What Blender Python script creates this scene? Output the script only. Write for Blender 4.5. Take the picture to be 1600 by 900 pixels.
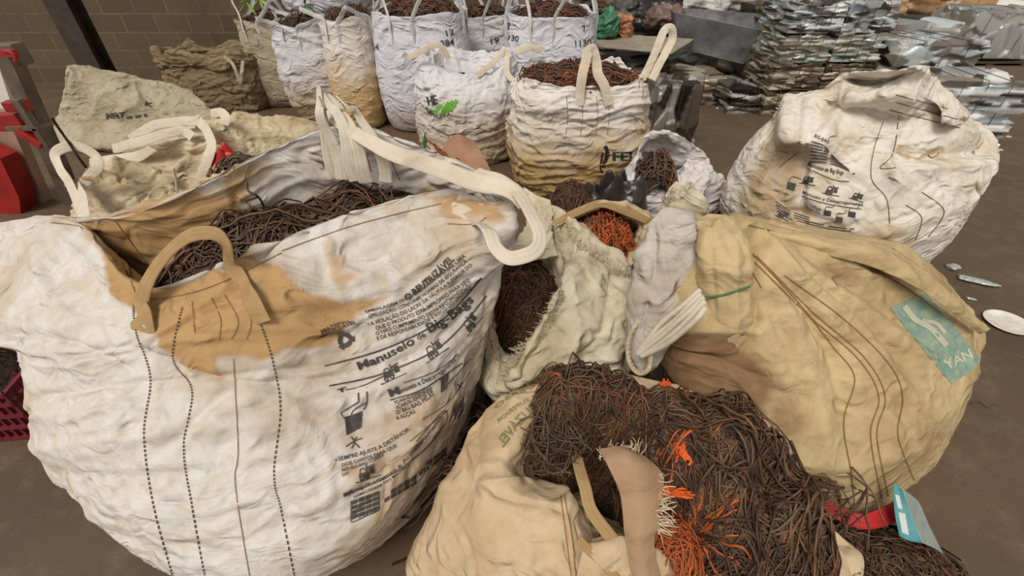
import bpy, bmesh, math, random
import numpy as np
from mathutils import Vector
from mathutils.bvhtree import BVHTree

for o in list(bpy.data.objects): bpy.data.objects.remove(o)
S = bpy.context.scene
COL = S.collection
PI = math.pi
random.seed(7); RNG = np.random.default_rng(7)

# ------------------------------------------------------------------ camera, world, sun, exposure
FPX, PITCH, CAMZ = 700.0, math.radians(38), 1.8
cam_d = bpy.data.cameras.new('camera'); cam = bpy.data.objects.new('camera', cam_d); COL.objects.link(cam)
cam.location = (0, 0, CAMZ); cam.rotation_euler = (PI/2-PITCH, 0, 0)
cam_d.sensor_width = 36; cam_d.lens = 36*FPX/1600; cam_d.clip_start = .02; cam_d.clip_end = 200
S.camera = cam
S.view_settings.view_transform = 'Standard'; S.view_settings.look = 'None'
S.view_settings.gamma = 1; S.view_settings.use_curve_mapping = False
S.view_settings.exposure = -0.08
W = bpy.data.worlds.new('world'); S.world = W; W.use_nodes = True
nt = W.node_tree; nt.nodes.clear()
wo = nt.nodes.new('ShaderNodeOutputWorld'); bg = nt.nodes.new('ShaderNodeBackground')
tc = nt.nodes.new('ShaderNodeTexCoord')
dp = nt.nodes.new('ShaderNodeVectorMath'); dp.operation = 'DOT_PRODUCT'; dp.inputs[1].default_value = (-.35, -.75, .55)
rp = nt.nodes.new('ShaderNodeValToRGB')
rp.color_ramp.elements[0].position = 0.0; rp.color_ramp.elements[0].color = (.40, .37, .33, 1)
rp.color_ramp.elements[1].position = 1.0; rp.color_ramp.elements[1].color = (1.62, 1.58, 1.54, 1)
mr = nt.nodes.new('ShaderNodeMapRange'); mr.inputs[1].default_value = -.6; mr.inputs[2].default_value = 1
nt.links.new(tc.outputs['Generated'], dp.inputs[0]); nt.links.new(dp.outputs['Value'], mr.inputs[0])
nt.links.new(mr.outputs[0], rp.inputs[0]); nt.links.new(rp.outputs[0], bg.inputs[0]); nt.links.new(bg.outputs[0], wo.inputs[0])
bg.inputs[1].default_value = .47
sd = bpy.data.lights.new('sun', 'SUN'); sun = bpy.data.objects.new('sun', sd); COL.objects.link(sun)
sd.energy = 2.45; sd.angle = math.radians(22); sd.color = (1, .955, .89)
sun.rotation_euler = Vector((.32, .62, -1.0)).to_track_quat('-Z', 'Y').to_euler()

# ------------------------------------------------------------------ projection helpers
CT, ST = math.cos(PITCH), math.sin(PITCH)
def ray(px, py):
    dx = (px-800)/FPX; dy = (450-py)/FPX
    return np.array([dx, CT+dy*ST, -ST+dy*CT])
def Z(px, py, h):                     # the point seen at a pixel, at height h
    r = ray(px, py); t = (h-CAMZ)/r[2]
    return np.array([0, 0, CAMZ])+r*t
def Y(px, py, y):                     # the point seen at a pixel, at forward distance y
    r = ray(px, py); t = y/r[1]
    return np.array([0, 0, CAMZ])+r*t
def proj(P):
    P = np.asarray(P, float); q = P-np.array([0, 0, CAMZ])
    d = q[..., 1]*CT-q[..., 2]*ST; up = q[..., 1]*ST+q[..., 2]*CT
    d = np.maximum(d, 1e-3)
    return np.stack([800+q[..., 0]/d*FPX, 450-up/d*FPX], -1)
def lin(c):
    return tuple(((x/255)/12.92 if x/255 <= .04045 else ((x/255+.055)/1.055)**2.4) for x in c)+(1,)

# ------------------------------------------------------------------ numpy noise
_perm = np.random.default_rng(3).permutation(256).astype(np.int64); _perm = np.concatenate([_perm, _perm, _perm])
_g = np.random.default_rng(5).normal(size=(256, 3)); _g /= np.linalg.norm(_g, axis=1)[:, None]
def perlin(p):
    p = np.asarray(p, float); i = np.floor(p).astype(np.int64); f = p-i; i &= 255
    u = f*f*f*(f*(f*6-15)+10); r = 0
    for a in (0, 1):
        for b in (0, 1):
            for c in (0, 1):
                h = _perm[_perm[_perm[(i[..., 0]+a) & 255]+((i[..., 1]+b) & 255)]+((i[..., 2]+c) & 255)]
                g = _g[h]; d = (g*(f-np.array([a, b, c]))).sum(-1)
                r = r+d*(u[..., 0] if a else 1-u[..., 0])*(u[..., 1] if b else 1-u[..., 1])*(u[..., 2] if c else 1-u[..., 2])
    return r*1.4
def fbm(p, o=3):
    r = 0; a = 1
    for k in range(o): r = r+a*perlin(np.asarray(p)*2**k+17.3*k); a *= .5
    return r
def ridge(p):
    return (1-np.minimum(1, 2.2*np.abs(perlin(p))))**2
def crom(P, n, closed=False):
    P = np.asarray(P, float); K = len(P)
    t = np.linspace(0, K if closed else K-1, n, endpoint=not closed); i = np.minimum(t.astype(int), K-1 if closed else K-2); f = t-i
    f = f.reshape((-1,)+(1,)*(P.ndim-1))
    if closed: a, b, c, d = P[(i-1) % K], P[i % K], P[(i+1) % K], P[(i+2) % K]
    else: a, b, c, d = P[np.maximum(i-1, 0)], P[i], P[i+1], P[np.minimum(i+2, K-1)]
    return .5*((2*b)+(-a+c)*f+(2*a-5*b+4*c-d)*f*f+(-a+3*b-3*c+d)*f**3)
def seg_dist(q, poly, closed=False):
    q = np.asarray(q); best = np.full(q.shape[:-1], 1e9); n = len(poly)
    for k in range(n if closed else n-1):
        a = np.array(poly[k], float); b = np.array(poly[(k+1) % n], float); ab = b-a
        t = np.clip(((q-a)@ab)/(ab@ab+1e-9), 0, 1)
        best = np.minimum(best, np.linalg.norm(q-(a+t[..., None]*ab), axis=-1))
    return best
def poly_mask(q, poly, soft):
    q = np.asarray(q); ins = np.zeros(q.shape[:-1], bool); n = len(poly)
    for k in range(n):
        x1, y1 = poly[k]; x2, y2 = poly[(k+1) % n]
        c = ((y1 > q[..., 1]) != (y2 > q[..., 1])) & (q[..., 0] < (x2-x1)*(q[..., 1]-y1)/((y2-y1) or 1e-9)+x1)
        ins ^= c
    d = seg_dist(q, poly, True)*np.where(ins, 1, -1)
    return np.clip(.5+d/(2*soft), 0, 1)

# ------------------------------------------------------------------ objects
def root(name, loc, label, cat, group=None, kind=None):
    o = bpy.data.objects.new(name, None); COL.objects.link(o); o.location = loc; o.empty_display_size = .1
    o['label'] = label; o['category'] = cat
    if group: o['group'] = group
    if kind: o['kind'] = kind
    return o
def tag(o, label, cat, group=None, kind=None):
    o['label'] = label; o['category'] = cat
    if group: o['group'] = group
    if kind: o['kind'] = kind
    return o
def top(o):
    while o.parent: o = o.parent
    return o
def mk(name, V, F, mat, parent=None, smooth=True, uv=None, attrs=None, mi=None, origin=None, label=None):
    V = np.asarray(V, float); me = bpy.data.meshes.new(name)
    off = np.zeros(3)
    if parent is not None: off = np.array(top(parent).location)
    elif origin is not None: off = np.array(origin, float)
    elif len(V): off = np.array([V[:, 0].mean(), V[:, 1].mean(), V[:, 2].min()])
    V2 = V-off
    if isinstance(F, np.ndarray):
        k = F.shape[1]
        me.vertices.add(len(V2)); me.vertices.foreach_set('co', V2.astype(np.float32).ravel())
        me.loops.add(F.size); me.loops.foreach_set('vertex_index', F.astype(np.int32).ravel())
        me.polygons.add(len(F)); me.polygons.foreach_set('loop_start', np.arange(0, F.size, k, dtype=np.int32))
        me.update(calc_edges=True); me.validate()
    else:
        me.from_pydata([tuple(v) for v in V2], [], [tuple(f) for f in F]); me.update()
    if smooth: me.polygons.foreach_set('use_smooth', [True]*len(me.polygons))
    mats = mat if isinstance(mat, (list, tuple)) else [mat]
    for m in mats: me.materials.append(m)
    if mi is not None: me.polygons.foreach_set('material_index', np.asarray(mi, np.int32))
    if uv is not None:
        l = me.uv_layers.new(name='UVMap'); vi = np.zeros(len(me.loops), np.int32); me.loops.foreach_get('vertex_index', vi)
        l.data.foreach_set('uv', np.asarray(uv, np.float32)[vi].ravel())
    if attrs:
        for k, a in attrs.items():
            a = np.asarray(a, np.float32)
            if a.ndim == 2:
                at = me.attributes.new(k, 'FLOAT_COLOR', 'POINT'); at.data.foreach_set('color', a.ravel())
            else:
                at = me.attributes.new(k, 'FLOAT', 'POINT'); at.data.foreach_set('value', a)
    o = bpy.data.objects.new(name, me); COL.objects.link(o)
    if parent is not None:
        o.parent = parent
    else: o.location = off
    if label: o['label'] = label
    return o
def capr(R):
    K = len(R); i = (-np.arange(K)) % K; return (R+R[i])/2-np.array([0, 0, .004])
def solid(o, t=.003):
    m = o.modifiers.new('thickness', 'SOLIDIFY'); m.thickness = t; m.offset = 0; return o
def gridfaces(nv, nu, closed):
    i = np.arange(nv-1)[:, None]; j = np.arange(nu if closed else nu-1)[None, :]
    j2 = (j+1) % nu
    return np.stack([i*nu+j, i*nu+j2, (i+1)*nu+j2, (i+1)*nu+j], -1).reshape(-1, 4)
def normals(G, closed):
    du = (np.roll(G, -1, 1)-np.roll(G, 1, 1)) if closed else np.gradient(G, axis=1)
    dv = np.gradient(G, axis=0); n = np.cross(du, dv); L = np.linalg.norm(n, axis=-1, keepdims=True)
    return n/np.maximum(L, 1e-9)
def rings(rs, nu, nv, closed=True):
    A = np.array([crom(np.array(r, float), nu, closed) for r in rs])
    return crom(A, nv)
def wrinkle(G, hor=.012, crum=.008, seed=0, fz=9., fx=1.7, drape=0):
    P = G; s = seed*3.7
    w = perlin(P*1.6+s)
    dr = 0
    if drape:                                              # hanging folds that run down the cloth
        wd = np.stack([perlin(P*1.8+s+70), perlin(P*1.8+s+80), 0*w], -1)
        a_ = perlin(P*np.array([5.5, 5.5, 1.3])+wd*1.6+s+90); b_ = perlin(P*np.array([11, 11, 2.2])+wd*2.4+s+95)
        dr = drape*((1-np.minimum(1, 3*np.abs(a_)))**1.5-.3)+drape*.45*((1-np.minimum(1, 3*np.abs(b_)))**1.5-.3)
    q = np.stack([P[..., 0]*fx+s, P[..., 1]*fx, P[..., 2]*fz+1.6*w], -1)
    d = hor*(ridge(q)-.35)+hor*.6*(ridge(q*np.array([1.3, 1.3, 2.1])+9)-.35)
    d += crum*.8*(ridge(P*3.3+s+5)-.3)+crum*.5*(ridge(P*7.1+s+w[..., None]*.6)-.3)+.6*crum*fbm(P*3+s)
    wq = np.stack([perlin(P*2.3+s+k) for k in (0, 11, 23)], -1)
    n1 = perlin(q*np.array([.8, .8, .75])+wq*.9+31); m1 = np.clip(.5+1.6*perlin(P*2.1+s+40), 0, 1)     # long thin pinched creases
    n2 = perlin(P*np.array([4.5, 4.5, 7])+wq*1.5+51); m2 = np.clip(.45+1.8*perlin(P*3.1+s+60), 0, 1)
    d += -(hor*1.1*np.exp(-(n1/.055)**2)-hor*.7*np.exp(-((n1-.11)/.05)**2))*m1-(crum*1.0*np.exp(-(n2/.07)**2)-crum*.6*np.exp(-((n2-.13)/.06)**2))*m2
    return d+dr
def surf(name, rs, nu, nv, mat, parent, closed=True, hor=.012, crum=.008, seed=0, creases=(), stains=(), extra=None, fz=9., fade=None, label=None, thick=None, drape=0):
    """loft through rings, wrinkle it, add named folds and stains, make a mesh"""
    G = rings(rs, nu, nv, closed); N = normals(G, closed)
    d = wrinkle(G, hor, crum, seed, fz, drape=drape)
    if fade is not None: d = d*fade(G)
    px = proj(G); view = np.array([0, 0, CAMZ])-G; facing = (N*view).sum(-1) > 0
    for (pl, amp, w) in creases:
        dd = seg_dist(px, pl); d = d+np.where(facing, amp*1.25*np.exp(-np.sqrt((dd/w)**2+.04)*1.25), 0)
    G2 = G+N*d[..., None]
    G2[..., 2] = np.maximum(G2[..., 2], .004)
    if extra: G2 = extra(G2, N)
    st = np.zeros(G.shape[:2]); jit = np.stack([fbm(G*9+3), fbm(G*9+31)], -1)*16
    for (pl, amt, soft) in stains:
        if callable(pl): st = np.maximum(st, amt*pl(G)); continue
        st = np.maximum(st, amt*np.where(facing, poly_mask(px+jit, pl, soft), 0))
    ul = np.linalg.norm(np.diff(G[nv//2], axis=0), axis=1).sum(); vl = np.linalg.norm(np.diff(G[:, nu//4], axis=0), axis=1).sum()
    uu, vv = np.meshgrid(np.linspace(0, ul, nu), np.linspace(0, vl, nv))
    o = mk(name, G2.reshape(-1, 3), gridfaces(nv, nu, closed), mat, parent, uv=np.stack([uu, vv], -1).reshape(-1, 2), attrs={'stain': st.ravel()}, label=label)
    if thick: solid(o, thick)
    return o
def tube(P, r, k=6, closed=False):
    P = np.asarray(P, float); n = len(P); T = np.gradient(P, axis=0); T /= np.linalg.norm(T, axis=1)[:, None]+1e-9
    up = np.array([0.12, .07, .99]); s = np.cross(T, up); s /= np.linalg.norm(s, axis=1)[:, None]+1e-9; b = np.cross(s, T)
    a = np.linspace(0, 2*PI, k, endpoint=False); r = np.broadcast_to(r, (n,))
    V = P[:, None]+r[:, None, None]*(np.cos(a)[None, :, None]*s[:, None]+np.sin(a)[None, :, None]*b[:, None])
    F = [tuple(int(x) for x in f) for f in gridfaces(n, k, True)]
    F += [tuple(range(k-1, -1, -1)), tuple((n-1)*k+i for i in range(k))]
    return V.reshape(-1, 3), F
class MB:
    def __init__(s): s.V = []; s.F = []; s.M = []
    def add(s, V, F, m=0):
        o = len(s.V); s.V += [tuple(v) for v in V]; s.F += [tuple(int(i)+o for i in f) for f in F]; s.M += [m]*len(F); return s
    def tube(s, P, r, k=6, m=0, n=None):
        P = np.asarray(P, float)
        if n: P = crom(P, n)
        return s.add(*tube(P, r, k), m)
    def box(s, c, d, rz=0, m=0, bev=0, tilt=0):
        x, y, z = np.array(d)/2; b = min(bev, x, y, z)
        V = []
        for sz in (-1, 1):
            for (sx, sy) in ((-1, -1), (1, -1), (1, 1), (-1, 1)):
                V.append((sx*x, sy*y, sz*z))
        V = np.array(V)
        ct, st_ = math.cos(tilt), math.sin(tilt); V = V@np.array([[ct, 0, -st_], [0, 1, 0], [st_, 0, ct]])
        c_, s_ = math.cos(rz), math.sin(rz); V = V@np.array([[c_, s_, 0], [-s_, c_, 0], [0, 0, 1]])+np.array(c)
        return s.add(V, [(0, 3, 2, 1), (4, 5, 6, 7), (0, 1, 5, 4), (1, 2, 6, 5), (2, 3, 7, 6), (3, 0, 4, 7)], m)
    def build(s, name, mat, parent=None, smooth=False, origin=None, label=None, bevel=0):
        o = mk(name, np.array(s.V), s.F, mat, parent, smooth=smooth, mi=s.M, origin=origin, label=label)
        if bevel:
            b = o.modifiers.new('bevel', 'BEVEL'); b.width = bevel; b.segments = 2; b.limit_method = 'ANGLE'
        return o
def strap(name, pts, width, mat, parent, n=60, hint=(0, -1, .3), th=.003, curl=.05, twist=(0, 0), wob=.004, label=None, seed=0):
    """woven webbing swept along a curve"""
    P = crom(np.array(pts, float), n); P = P+np.stack([perlin(P*7+seed), perlin(P*7+seed+5), perlin(P*7+seed+9)], -1)*wob*2
    T = np.gradient(P, axis=0); T /= np.linalg.norm(T, axis=1)[:, None]+1e-9
    h = np.array(hint, float); h /= np.linalg.norm(h)
    s = np.cross(T, h)
    for i in range(1, n):                                  # keep the side vector from flipping
        if s[i]@s[i-1] < 0: s[i] = -s[i]
    s /= np.linalg.norm(s, axis=1)[:, None]+1e-9
    for _ in range(3): s = (s+np.roll(s, 1, 0)*np.r_[0, np.ones(n-1)][:, None]+np.roll(s, -1, 0)*np.r_[np.ones(n-1), 0][:, None])
    s /= np.linalg.norm(s, axis=1)[:, None]+1e-9
    b = np.cross(s, T); tw = np.linspace(twist[0], twist[1], n)[:, None]
    s2 = s*np.cos(tw)+b*np.sin(tw); b2 = -s*np.sin(tw)+b*np.cos(tw)
    w = np.broadcast_to(np.interp(np.linspace(0, 1, n), np.linspace(0, 1, len(width)), width) if hasattr(width, '__len__') else width, (n,))
    a = np.linspace(-1, 1, 9)
    top_ = P[:, None]+s2[:, None]*(a[None, :, None]*w[:, None, None]/2)+b2[:, None]*((curl*w[:, None]*(1-a[None]**2))+.0012*np.cos(a*9)[None])[..., None]
    bot = top_-b2[:, None]*th
    G = np.concatenate([top_, bot[:, ::-1]], 1); k = G.shape[1]
    L = np.r_[0, np.cumsum(np.linalg.norm(np.diff(P, axis=0), axis=1))]
    uv = np.stack(np.broadcast_arrays(np.linspace(0, .12, k)[None, :], L[:, None]), -1).reshape(-1, 2)
    o = mk(name, G.reshape(-1, 3), gridfaces(n, k, True), mat, parent, uv=uv, attrs={'stain': np.zeros(n*k)}, label=label)
    me = o.data; ev = np.zeros(len(me.edges)*2, np.int32); me.edges.foreach_get('vertices', ev); ev = ev.reshape(-1, 2); cj = ev % k
    shp = (cj[:, 0] == cj[:, 1]) & np.isin(cj[:, 0], (0, 8, 9, k-1))
    at = me.attributes.new('sharp_edge', 'BOOLEAN', 'EDGE'); at.data.foreach_set('value', shp)
    return o

# ------------------------------------------------------------------ materials
def nmat(name):
    m = bpy.data.materials.new(name); m.use_nodes = True; t = m.node_tree; b = t.nodes['Principled BSDF']; return m, t, b
def N_(t, typ, **k):
    n = t.nodes.new(typ)
    for a, v in k.items(): setattr(n, a, v)
    return n
def mixc(t, f, a, b, mode='MIX'):
    n = t.nodes.new('ShaderNodeMix'); n.data_type = 'RGBA'; n.blend_type = mode
    for i, v in ((0, f), (6, a), (7, b)):
        if hasattr(v, 'links') or hasattr(v, 'is_linked'): t.links.new(v, n.inputs[i])
        else: n.inputs[i].default_value = v
    return n.outputs[2]
def noise(t, vec, scale, detail=4, rough=.6, lo=.35, hi=.65, dist=0):
    n = N_(t, 'ShaderNodeTexNoise'); n.inputs['Scale'].default_value = scale; n.inputs['Detail'].default_value = detail
    n.inputs['Roughness'].default_value = rough; n.inputs['Distortion'].default_value = dist; t.links.new(vec, n.inputs['Vector'])
    r = N_(t, 'ShaderNodeMapRange'); r.inputs[1].default_value = lo; r.inputs[2].default_value = hi; t.links.new(n.outputs[0], r.inputs[0])
    return r.outputs[0]
def bump(t, b, hs):
    prev = None
    for (h, s, d) in hs:
        n = N_(t, 'ShaderNodeBump'); n.inputs['Strength'].default_value = s; n.inputs['Distance'].default_value = d
        t.links.new(h, n.inputs['Height'])
        if prev: t.links.new(prev, n.inputs['Normal'])
        prev = n.outputs[0]
    t.links.new(prev, b.inputs['Normal'])
def fabric(name, base, dirt, stain, dirty=.45, low=None, crumple=1., weave=1., blotch=None):
    """woven polypropylene: mottled dirt, tide-marked stain, fine weave and crushed creases"""
    m, t, b = nmat(name); tcn = N_(t, 'ShaderNodeTexCoord'); geo = N_(t, 'ShaderNodeNewGeometry')
    pos = geo.outputs['Position']; L = t.links.new
    f1 = noise(t, pos, 2.6, 6, .62, .45, .72, .6); f2 = noise(t, pos, 14, 5, .6, .42, .75, 1.2)
    mu = N_(t, 'ShaderNodeMath', operation='MULTIPLY'); L(f1, mu.inputs[0]); mu.inputs[1].default_value = dirty*1.3
    mu2 = N_(t, 'ShaderNodeMath', operation='MULTIPLY'); L(f2, mu2.inputs[0]); mu2.inputs[1].default_value = dirty*.75
    c = mixc(t, mu.outputs[0], lin(base), lin(dirt)); c = mixc(t, mu2.outputs[0], c, lin(dirt))
    if low:                                            # floor grime soaked up from below, below a height
        sp = N_(t, 'ShaderNodeSeparateXYZ'); L(pos, sp.inputs[0]); n3 = noise(t, pos, 3.2, 4, .6, .3, .7)
        ad = N_(t, 'ShaderNodeMath', operation='MULTIPLY_ADD'); L(n3, ad.inputs[0]); ad.inputs[1].default_value = .28; L(sp.outputs[2], ad.inputs[2])
        r = N_(t, 'ShaderNodeMapRange'); r.inputs[1].default_value = low[0]+.14+low[1]; r.inputs[2].default_value = low[0]+.14-low[1]; L(ad.outputs[0], r.inputs[0])
        mm = N_(t, 'ShaderNodeMath', operation='MULTIPLY'); L(r.outputs[0], mm.inputs[0]); mm.inputs[1].default_value = low[2]
        c = mixc(t, mm.outputs[0], c, lin(stain))
    at = N_(t, 'ShaderNodeAttribute', attribute_name='stain')
    fn = noise(t, pos, 9, 6, .7, .2, .8)
    a2 = N_(t, 'ShaderNodeMath', operation='MULTIPLY_ADD'); L(fn, a2.inputs[0]); a2.inputs[1].default_value = .35; L(at.outputs['Fac'], a2.inputs[2])
    r2 = N_(t, 'ShaderNodeMapRange'); r2.inputs[1].default_value = .38; r2.inputs[2].default_value = .95; L(a2.outputs[0], r2.inputs[0])
    gate = N_(t, 'ShaderNodeMath', operation='MULTIPLY'); L(r2.outputs[0], gate.inputs[0])
    g2 = N_(t, 'ShaderNodeMath', operation='GREATER_THAN'); L(at.outputs['Fac'], g2.inputs[0]); g2.inputs[1].default_value = .02; L(g2.outputs[0], gate.inputs[1])
    c = mixc(t, gate.outputs[0], c, lin(stain))
    # weave
    uvm = N_(t, 'ShaderNodeMapping'); L(tcn.outputs['UV'], uvm.inputs[0])
    w1 = N_(t, 'ShaderNodeTexWave', bands_direction='X'); w1.inputs['Scale'].default_value = 70; w1.inputs['Distortion'].default_value = .6
    w2 = N_(t, 'ShaderNodeTexWave', bands_direction='Y'); w2.inputs['Scale'].default_value = 70; w2.inputs['Distortion'].default_value = .6
    L(uvm.outputs[0], w1.inputs[0]); L(uvm.outputs[0], w2.inputs[0])
    wv = N_(t, 'ShaderNodeMath', operation='MULTIPLY'); L(w1.outputs[1], wv.inputs[0]); L(w2.outputs[1], wv.inputs[1])
    c = mixc(t, .10*weave, c, mixc(t, wv.outputs[0], (.35, .3, .25, 1), (1, 1, 1, 1)), 'MULTIPLY')
    L(c, b.inputs['Base Color']); b.inputs['Roughness'].default_value = .8
    try: b.inputs['Specular IOR Level'].default_value = .18
    except Exception: pass
    # creases: warped cell edges at two scales
    nz = N_(t, 'ShaderNodeTexNoise'); nz.inputs['Scale'].default_value = 3; L(pos, nz.inputs['Vector'])
    vm = N_(t, 'ShaderNodeVectorMath', operation='MULTIPLY_ADD'); L(nz.outputs[1], vm.inputs[0]); vm.inputs[1].default_value = (.35, .35, .35); L(pos, vm.inputs[2])
    hs = []
    sq = N_(t, 'ShaderNodeVectorMath', operation='MULTIPLY'); L(vm.outputs[0], sq.inputs[0]); sq.inputs[1].default_value = (.75, .75, 1.7)
    for sc, st_, di in ((4.5, .9*crumple, .04), (12, .9*crumple, .026), (28, .6*crumple, .008)):
        v = N_(t, 'ShaderNodeTexNoise', noise_type='RIDGED_MULTIFRACTAL'); v.inputs['Scale'].default_value = sc; v.inputs['Detail'].default_value = 4; v.inputs['Roughness'].default_value = .55
        v.inputs['Distortion'].default_value = .35; L(sq.outputs[0], v.inputs['Vector'])
        hs.append((v.outputs[0], st_, di))
    n4 = N_(t, 'ShaderNodeTexNoise'); n4.inputs['Scale'].default_value = 45; n4.inputs['Detail'].default_value = 4; L(pos, n4.inputs['Vector'])
    hs.append((n4.outputs[0], .35, .004)); hs.append((wv.outputs[0], .30*weave, .0012))
    bump(t, b, hs)
    return m
def plain(name, col, rough=.7, metal=0, var=None, vscale=6, bs=.3, bd=.005, bscale=30, attr=None):
    m, t, b = nmat(name); geo = N_(t, 'ShaderNodeNewGeometry'); pos = geo.outputs['Position']
    c = lin(col)
    if var is not None: c = mixc(t, noise(t, pos, vscale, 5, .6, .35, .7), c, lin(var)); t.links.new(c, b.inputs['Base Color'])
    else: b.inputs['Base Color'].default_value = c
    b.inputs['Roughness'].default_value = rough; b.inputs['Metallic'].default_value = metal
    n4 = N_(t, 'ShaderNodeTexNoise'); n4.inputs['Scale'].default_value = bscale; n4.inputs['Detail'].default_value = 4; t.links.new(pos, n4.inputs['Vector'])
    bump(t, b, [(n4.outputs[0], bs, bd)])
    return m
def attr_mat(name, rough, metal, bs=.3, bscale=30):
    m, t, b = nmat(name); a = N_(t, 'ShaderNodeAttribute', attribute_name='tint'); t.links.new(a.outputs['Color'], b.inputs['Base Color'])
    b.inputs['Roughness'].default_value = rough; b.inputs['Metallic'].default_value = metal
    geo = N_(t, 'ShaderNodeNewGeometry'); n4 = N_(t, 'ShaderNodeTexNoise'); n4.inputs['Scale'].default_value = bscale; n4.inputs['Detail'].default_value = 4; t.links.new(geo.outputs['Position'], n4.inputs['Vector'])
    bump(t, b, [(n4.outputs[0], bs, .006)])
    return m
M = {}
M['hero'] = fabric('woven_white_ochre', (216, 211, 204), (188, 164, 134), (184, 148, 102), .8, crumple=.85)
M['hero_in'] = fabric('woven_tan_inside', (205, 180, 140), (178, 146, 100), (186, 148, 98), .5)
M['yellow'] = fabric('woven_yellowed', (198, 176, 132), (160, 132, 92), (132, 102, 74), .7, crumple=.6)
M['rightwhite'] = fabric('woven_offwhite', (226, 219, 208), (196, 176, 142), (172, 142, 98), .65)
M['low'] = fabric('woven_beige', (206, 184, 150), (178, 150, 112), (160, 128, 84), .6)
M['back'] = fabric('woven_white_cool', (214, 212, 214), (188, 180, 170), (186, 156, 110), .4, low=(.42, .22, .75))
M['back_clean'] = fabric('woven_white_pale', (216, 215, 222), (196, 190, 188), (150, 120, 84), .3, low=(.16, .2, .75))
M['fe'] = fabric('woven_white_muddy', (222, 216, 208), (192, 176, 150), (176, 144, 92), .4, low=(.52, .2, .95))
M['backdirty'] = fabric('woven_dusty', (176, 164, 140), (140, 124, 98), (110, 92, 68), .6, weave=.4)
M['brownbag'] = fabric('woven_brown_dusty', (140, 120, 92), (108, 90, 66), (80, 64, 46), .6, weave=.4)
M['pile'] = fabric('woven_pile_cream', (206, 190, 160), (160, 134, 98), (136, 104, 64), .7, weave=.5)
M['rag'] = fabric('woven_ragged', (216, 206, 182), (176, 156, 120), (120, 96, 62), .6)
M['white_small'] = fabric('woven_small_white', (218, 212, 210), (186, 174, 160), (150, 130, 100), .4)
M['ink'] = plain('printed_ink', (58, 54, 52), .8, var=(84, 78, 72), vscale=30)
M['ink_green'] = plain('printed_green', (110, 168, 52), .8, var=(90, 150, 60))
M['ink_dgreen'] = plain('printed_dark_green', (44, 58, 40), .8)
M['ink_fade'] = plain('faded_green_ink', (112, 112, 74), .85, var=(140, 128, 90), vscale=30)
M['ink_teal'] = plain('teal_ink', (112, 144, 134), .85, var=(158, 168, 140), vscale=22)
M['ink_pale'] = plain('pale_print', (186, 184, 160), .8)
M['thread'] = plain('dark_thread', (86, 66, 46), .9)
M['thread_b'] = plain('brown_thread', (140, 100, 60), .9)
M['strap'] = fabric('webbing_cream', (220, 208, 190), (192, 170, 136), (170, 130, 80), .45, crumple=.3, weave=1.6)
M['strap_white'] = fabric('webbing_white', (222, 220, 218), (196, 186, 172), (170, 150, 120), .3, crumple=.3, weave=1.6)
M['strap_tan'] = fabric('webbing_tan', (178, 148, 104), (148, 118, 78), (150, 110, 60), .5, crumple=.3, weave=1.6)
M['w_dark'] = plain('wire_dark_brown', (80, 55, 36), .55, var=(46, 32, 22), vscale=20)
M['w_brown'] = plain('wire_brown', (114, 79, 50), .55, var=(76, 52, 34), vscale=20)
M['w_grey'] = plain('wire_grey', (100, 86, 66), .5, var=(62, 53, 42), vscale=20)
M['w_red'] = plain('wire_reddish', (122, 66, 44), .55, var=(80, 42, 30), vscale=20)
M['w_orange'] = plain('wire_rust_orange', (196, 96, 40), .6, var=(134, 62, 30), vscale=20)
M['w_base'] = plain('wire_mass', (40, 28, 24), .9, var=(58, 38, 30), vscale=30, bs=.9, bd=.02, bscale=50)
M['rope'] = plain('rope_fibre', (196, 178, 150), .85, var=(160, 140, 110), vscale=40)
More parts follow.
